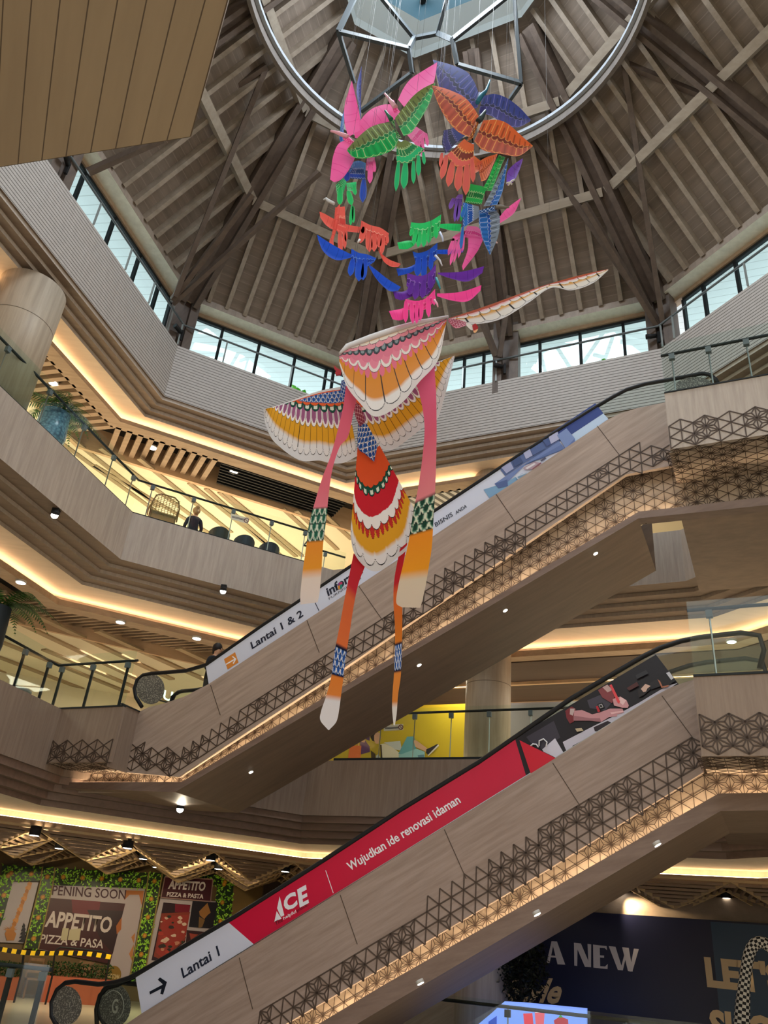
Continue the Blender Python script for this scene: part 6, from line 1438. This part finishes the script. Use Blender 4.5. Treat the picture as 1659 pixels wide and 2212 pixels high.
for h in np.arange(.42, .96, .05): mb.tube([rp_ + e3 * -.34 + n3 * -.305 + zz * h, rp_ + e3 * .34 + n3 * -.305 + zz * h], .006, 5)
mb.build('back_weave', M_RAT, rt)
mb = MB(); mb.box(rp_ + zz * .42, e3 * .34, n3 * .30, zz * .04); mb.build('seat', M_RAT, rt)
for sx in (-1, 1):
    mb = MB(); mb.tube([rp_ + e3 * .36 * sx + n3 * -.30 + zz * .66, rp_ + e3 * .38 * sx + n3 * .05 + zz * .64, rp_ + e3 * .34 * sx + n3 * .28 + zz * .56], .02, 8); mb.build('arm', M_RAT, rt)
    for sy in (-.28, .28): mb = MB(); mb.tube([rp_ + e3 * .31 * sx + n3 * sy + zz * .42, rp_ + e3 * .34 * sx + n3 * sy + zz * 0], .018, 7); mb.build('leg', M_RAT, rt)
def cafe_chair(x, y, o, label, col):
    p = on_gallery(x, y, o, FL2); root = thing('cafe_chair', label, 'chair', p, 'round backed cafe chairs'); m = mat('cafe_shell', srgb(col), .5)
    mb = MB(); 
    for k in range(14):
        a0, a1 = PI * (1.05 + .9 * k / 14), PI * (1.05 + .9 * (k + 1) / 14)
        q = lambda a, h, r: p + e3 * r * math.cos(a) + n3 * r * math.sin(a) + zz * h
        hh = lambda a: .62 + .13 * math.sin((a / PI - 1.05) / .9 * PI)
        mb.hexa([q(a0, .42, .27), q(a1, .42, .27), q(a1, .42, .30), q(a0, .42, .30), q(a0, hh(a0), .28), q(a1, hh(a1), .28), q(a1, hh(a1), .31), q(a0, hh(a0), .31)])
    mb.build('backrest', m, root)
    mb = MB(); mb.lathe(p, [(.25, .40), (.27, .45)], 20); mb.build('seat', m, root)
    for k in range(4): a = PI / 4 + k * PI / 2; mb = MB(); mb.beam(p + [.17 * math.cos(a), .17 * math.sin(a), .41], p + [.22 * math.cos(a), .22 * math.sin(a), 0], .025, .025); mb.build('leg', M_BLACK, root)
cafe_chair(472, 1160, 1.15, 'round backed dark chair just right of the seated person in navy', '2E3230')
cafe_chair(526, 1175, 1.2, 'round backed blue chair below the no-entry sticker', '2A3440')
cafe_chair(580, 1190, 1.2, 'round backed dark blue chair left of the orange streamer', '262C38')
# stickers on the glass
def sticker(name, label, pts, P, nrm, grp='no-entry stickers'):
    root = thing(name, label, 'sticker', P(*pts[0]), grp)
    mb = MB(); mb.prism([P(x, y) for x, y in pts], nrm * .002, 0, srgb('D8D2B8')); mb.build('label_film', M_PRINT, root)
    a, b = np.array(pts[1]), np.array(pts[2]); c0 = (np.array(pts[0]) * .12 + a * .88 + np.array(pts[3]) * .12 + b * .88) / 2; rr_ = np.linalg.norm(b - a) * .36
    mb = MB(); mb.tube([P(*(c0 + rr_ * np.array([math.cos(t), math.sin(t)]))) + nrm * .006 for t in np.linspace(0, 2 * PI, 18)], .008, 6)
    mb.tube([P(*(c0 + rr_ * np.array([-.7, -.7]))) + nrm * .006, P(*(c0 + rr_ * np.array([.7, .7]))) + nrm * .006], .006, 5); mb.build('sign_mark', M_INKR, root)
    q = [np.array(pts[0]) * .94 + a * .06, np.array(pts[0]) * .25 + a * .75]; dn = (np.array(pts[3]) - np.array(pts[0]))
    mb = MB()
    for k, f_ in enumerate((.40, .58)): mb.face([P(*(q[0] + dn * f_)) + nrm * .005, P(*(q[1] + dn * f_)) + nrm * .005, P(*(q[1] + dn * (f_ + .10))) + nrm * .005, P(*(q[0] + dn * (f_ + .10))) + nrm * .005])
    mb.build('print_line', M_GREYI, root)
sticker('notice_sticker', 'pale no-entry sticker on the upper gallery glass, right of the seated person', [(499, 1109), (538, 1119), (536, 1132), (498, 1121)], lambda x, y: Pbc(x, y, .05), NBI)
sticker('notice_sticker', 'pale no-entry sticker on the rear gallery glass in front of the yellow hoarding', [(829, 1566), (871, 1564), (871, 1577), (829, 1579)], on(17.74), NF)
# steel bin
bp = Pv(42, 1468, 14.0); bp = np.array([bp[0], bp[1], 5.74]); bn = thing('litter_bin', 'round brushed steel bin behind the left landing glass', 'bin', bp)
mb = MB(); mb.lathe(bp, [(.36, .0), (.36, .86)], 36); mb.build('body', M_STEEL, bn)
mb = MB(); mb.lathe(bp, [(.37, .86), (.37, .92), (.33, .95), (.20, .95), (.18, .90)], 36); mb.build('lid', M_GREYST, bn)
# ferns
def fern(base, n, L, label, seed, potm, poth, potr, group=None, ztop=0.0):
    root = thing('potted_fern', label, 'plant', base, group); rd = random.Random(seed); top = base + np.array([0, 0, poth + ztop])
    mb = MB(); mb.lathe(base, [(potr * .7, 0), (potr, poth * .5), (potr * .85, poth), (potr * .7, poth)], 24); mb.build('pot', potm, root)
    mb = MB()
    for k in range(n):
        a = 2 * PI * k / n + rd.random(); l = L * rd.uniform(.7, 1.1); up = rd.uniform(.5, 1.0); pts = []
        for t in np.linspace(0, 1, 12): pts.append(top + np.array([math.cos(a) * l * t, math.sin(a) * l * t, l * (up * t * 1.1 - 1.15 * t * t * up - .12 * t * t)]))
        mb.tube(pts, [.012 * (1 - i / 13) for i in range(12)], 5, 0, srgb('3A5220'))
        for i in range(1, 12):
            d = unit(pts[i] - pts[i - 1]); s = unit(np.cross(d, (0, 0, 1.))); wl = .26 * L * math.sin(PI * min(.96, .15 + i / 13.)) * .7
            for sg in (-1, 1):
                for o_ in (0, .5):
                    p = pts[i - 1] + (pts[i] - pts[i - 1]) * o_; tip = p + s * sg * wl + d * wl * .45 - np.array([0, 0, wl * .25]); w_ = d * .022 * L
                    mb.face([p - w_ * .4, p + w_ * .6, (p + tip) / 2 + w_ * .8, tip, (p + tip) / 2 - w_ * .5], 0, srgb(rd.choice(['2E5220', '38602A', '27461A', '47702E'])))
    mb.build('frond', M_LEAF, root)
    return root
M_MOS = mat('blue_mosaic', (.05, .13, .26), .25); tm = NT(M_MOS); vz = tm.new('ShaderNodeTexVoronoi'); vz.inputs['Scale'].default_value = 16; tcm = tm.new('ShaderNodeTexCoord'); tm.l.new(tcm.outputs['Object'], vz.inputs['Vector']); tm.l.new(tm.mix(vz.outputs['Distance'], (.22, .45, .62), (.03, .07, .14)), tm.b.inputs['Base Color'])
def abpt(x, y, o, z):
    d = ray(x, y); t = (Z2.dot(NA) + o) / d[:2].dot(NA); q = d[:2] * t; return np.array([q[0], q[1], z])
fern(abpt(118, 905, .85, FL2), 16, 1.15, 'tall blue mosaic jar with a spreading fern behind the upper left glass', 4, M_MOS, 1.25, .38, 'potted ferns')
fern(abpt(5, 1290, .7, 5.74), 18, 1.2, 'large fern at the left edge above the steel bin', 8, M_CHAR, 1.55, .3, 'potted ferns')
# garden plants behind the clerestory
def garden(P, n, L, label, seed, stemh):
    root = thing('garden_plant', label, 'plant', P, 'plants behind the clerestory'); rd = random.Random(seed); P = np.asarray(P, float)
    mb = MB(); mb.tube([P, P + [0, 0, stemh]], [.02, .01], 6, 0, srgb('6AA040')); mb.build('stem', M_LEAF, root)
    mb = MB()
    for k in range(n):
        a = 2 * PI * k / n + rd.random(); h = stemh * rd.uniform(.55, 1.0); d = np.array([math.cos(a), math.sin(a), rd.uniform(.2, .9)]); d = unit(d) * L * rd.uniform(.7, 1.1); s = unit(np.cross(d, (0, 0, 1.))) * L * .22; p = P + [0, 0, h]
        mb.face([p, p + d * .4 + s, p + d * .75 + s * .7, p + d - [0, 0, .05]], 0, srgb(rd.choice(['6CC838', '58B42C', '86DC50']))); mb.face([p, p + d - [0, 0, .05], p + d * .75 - s * .7, p + d * .4 - s], 0, srgb(rd.choice(['6CC838', '58B42C', '86DC50'])))
    mb.build('leaf', M_LEAF, root)
gz = 16.22
def behind(x, y, side):
    p = Pbc(x, y, .95) if side == 'b' else Pv(x, y, 17.66 + .95); return np.array([p[0], p[1], gz])
garden(behind(655, 822, 'b'), 16, .5, 'lush bright green plant behind the clerestory left of the large kite', 1, .62)
garden(behind(512, 775, 'b'), 5, .34, 'thin plant behind the left clerestory glass', 2, .55)
garden(behind(1190, 768, 'c'), 5, .40, 'two-leaved plant behind the rear clerestory, right of the middle post', 3, .75)
garden(behind(1300, 745, 'c'), 5, .36, 'small leafy plant behind the rear clerestory near the right corner', 4, .75)
garden(behind(990, 820, 'c'), 5, .34, 'spindly plant behind the rear clerestory just right of the kite sail', 5, .65)
garden(behind(1012, 830, 'c'), 8, .26, 'low bushy plant behind the rear clerestory beside the middle post', 6, .35)
garden(behind(1340, 742, 'c'), 4, .4, 'pale upright plant behind the rear clerestory, furthest right', 7, .7)
# first floor hoardings at the rear
VY = 21.2; PY = on(VY)
yh = thing('yellow_hoarding', 'yellow shop hoarding printed with a reclining shopper', 'hoarding', PY(900, 1650))
mb = MB(); mb.prism([PY(x, y) for x, y in [(700, 1700), (1007, 1700), (1007, 1520), (700, 1530)]], DV * .06, 0, srgb('B8A028')); yb = mb.build('board', M_PRINT, yh)
c = cropper(680, 1500, 3.95)
decal('shopper_print', [(c([(380, 345), (470, 312), (470, 492), (395, 512)]), '5A3A66'), (c([(300, 435), (398, 438), (385, 640), (270, 640)]), 'D8703E'), (c([(330, 420), (345, 395), (370, 400), (380, 438), (372, 438), (365, 410), (348, 408), (338, 438)]), 'E0A080'),
    (c([(590, 410), (730, 398), (745, 480), (680, 470), (640, 440)]), 'B8BCBC'), (c([(355, 372), (390, 362), (440, 380), (425, 412), (380, 400)]), 'C89878'), (c([(425, 380), (480, 400), (560, 430), (572, 540), (520, 505), (450, 420)]), 'A8922A'),
    (c([(485, 335), (510, 312), (535, 318), (520, 360), (510, 405), (490, 395), (475, 365)]), '2A2020'), (c([(508, 350), (530, 322), (555, 330), (570, 372), (548, 395), (545, 422), (520, 420), (508, 390)]), 'C89A80'),
    (c([(560, 425), (600, 420), (660, 450), (745, 515), (735, 640), (580, 640), (568, 520)]), 'D0C8B4'), (c([(560, 430), (572, 432), (585, 640), (570, 640)]), '2A2420'), (c([(480, 480), (520, 510), (520, 640), (485, 560)]), '3A3020'), (c([(525, 525), (545, 510), (565, 545), (565, 640), (525, 640)]), 'A8B4B8'),
    (c([(715, 510), (790, 362), (850, 360), (870, 440), (860, 490), (760, 520)]), '5E9AA4'), (c([(720, 520), (870, 465), (940, 490), (942, 640), (715, 640)]), '86B4BC'), (c([(880, 520), (935, 515), (938, 545), (895, 580)]), '5A7E92'), (c([(845, 390), (870, 395), (962, 462), (955, 492), (905, 470), (860, 450)]), 'C09A80'),
    (c([(955, 470), (990, 455), (1052, 424), (1062, 438), (975, 525), (952, 500)]), '2A2830'), (c([(1056, 428), (1064, 440), (972, 528), (966, 522)]), 'C9C4BE')], PY, NF, yb)
gh = thing('grey_hoarding', 'plain grey hoarding behind the rear gallery right of the column', 'hoarding', PY(1150, 1640))
mb = MB(); mb.prism([PY(x, y) for x, y in [(1080, 1700), (1330, 1700), (1330, 1512), (1080, 1519)]], DV * .06, 0, srgb('8E8C92')); mb.build('board', M_PRINT, gh)
# glass reflection of shop letters, built as glowing reversed text
gs = thing('reflected_letters', 'pale green lit letters seen reversed beside the left escalator newel', 'sign', Pv(350, 1512, V0 + 1.9))
PS2 = on(V0 + 1.9)
textpx('UN', (372, 1516), (328, 1506), (375, 1495), PS2, emit('reflection_green', (.75, 1, .7), 1.2), 'lettering', gs, -.01, .02)
mb = MB(); a, b = PS2(326, 1507), PS2(374, 1518); mb.beam(a - ez * .02, b - ez * .02, .04, .03); mb.build('reflection_bar', M_CHAR, gs)  # bar added beneath the reflected letters
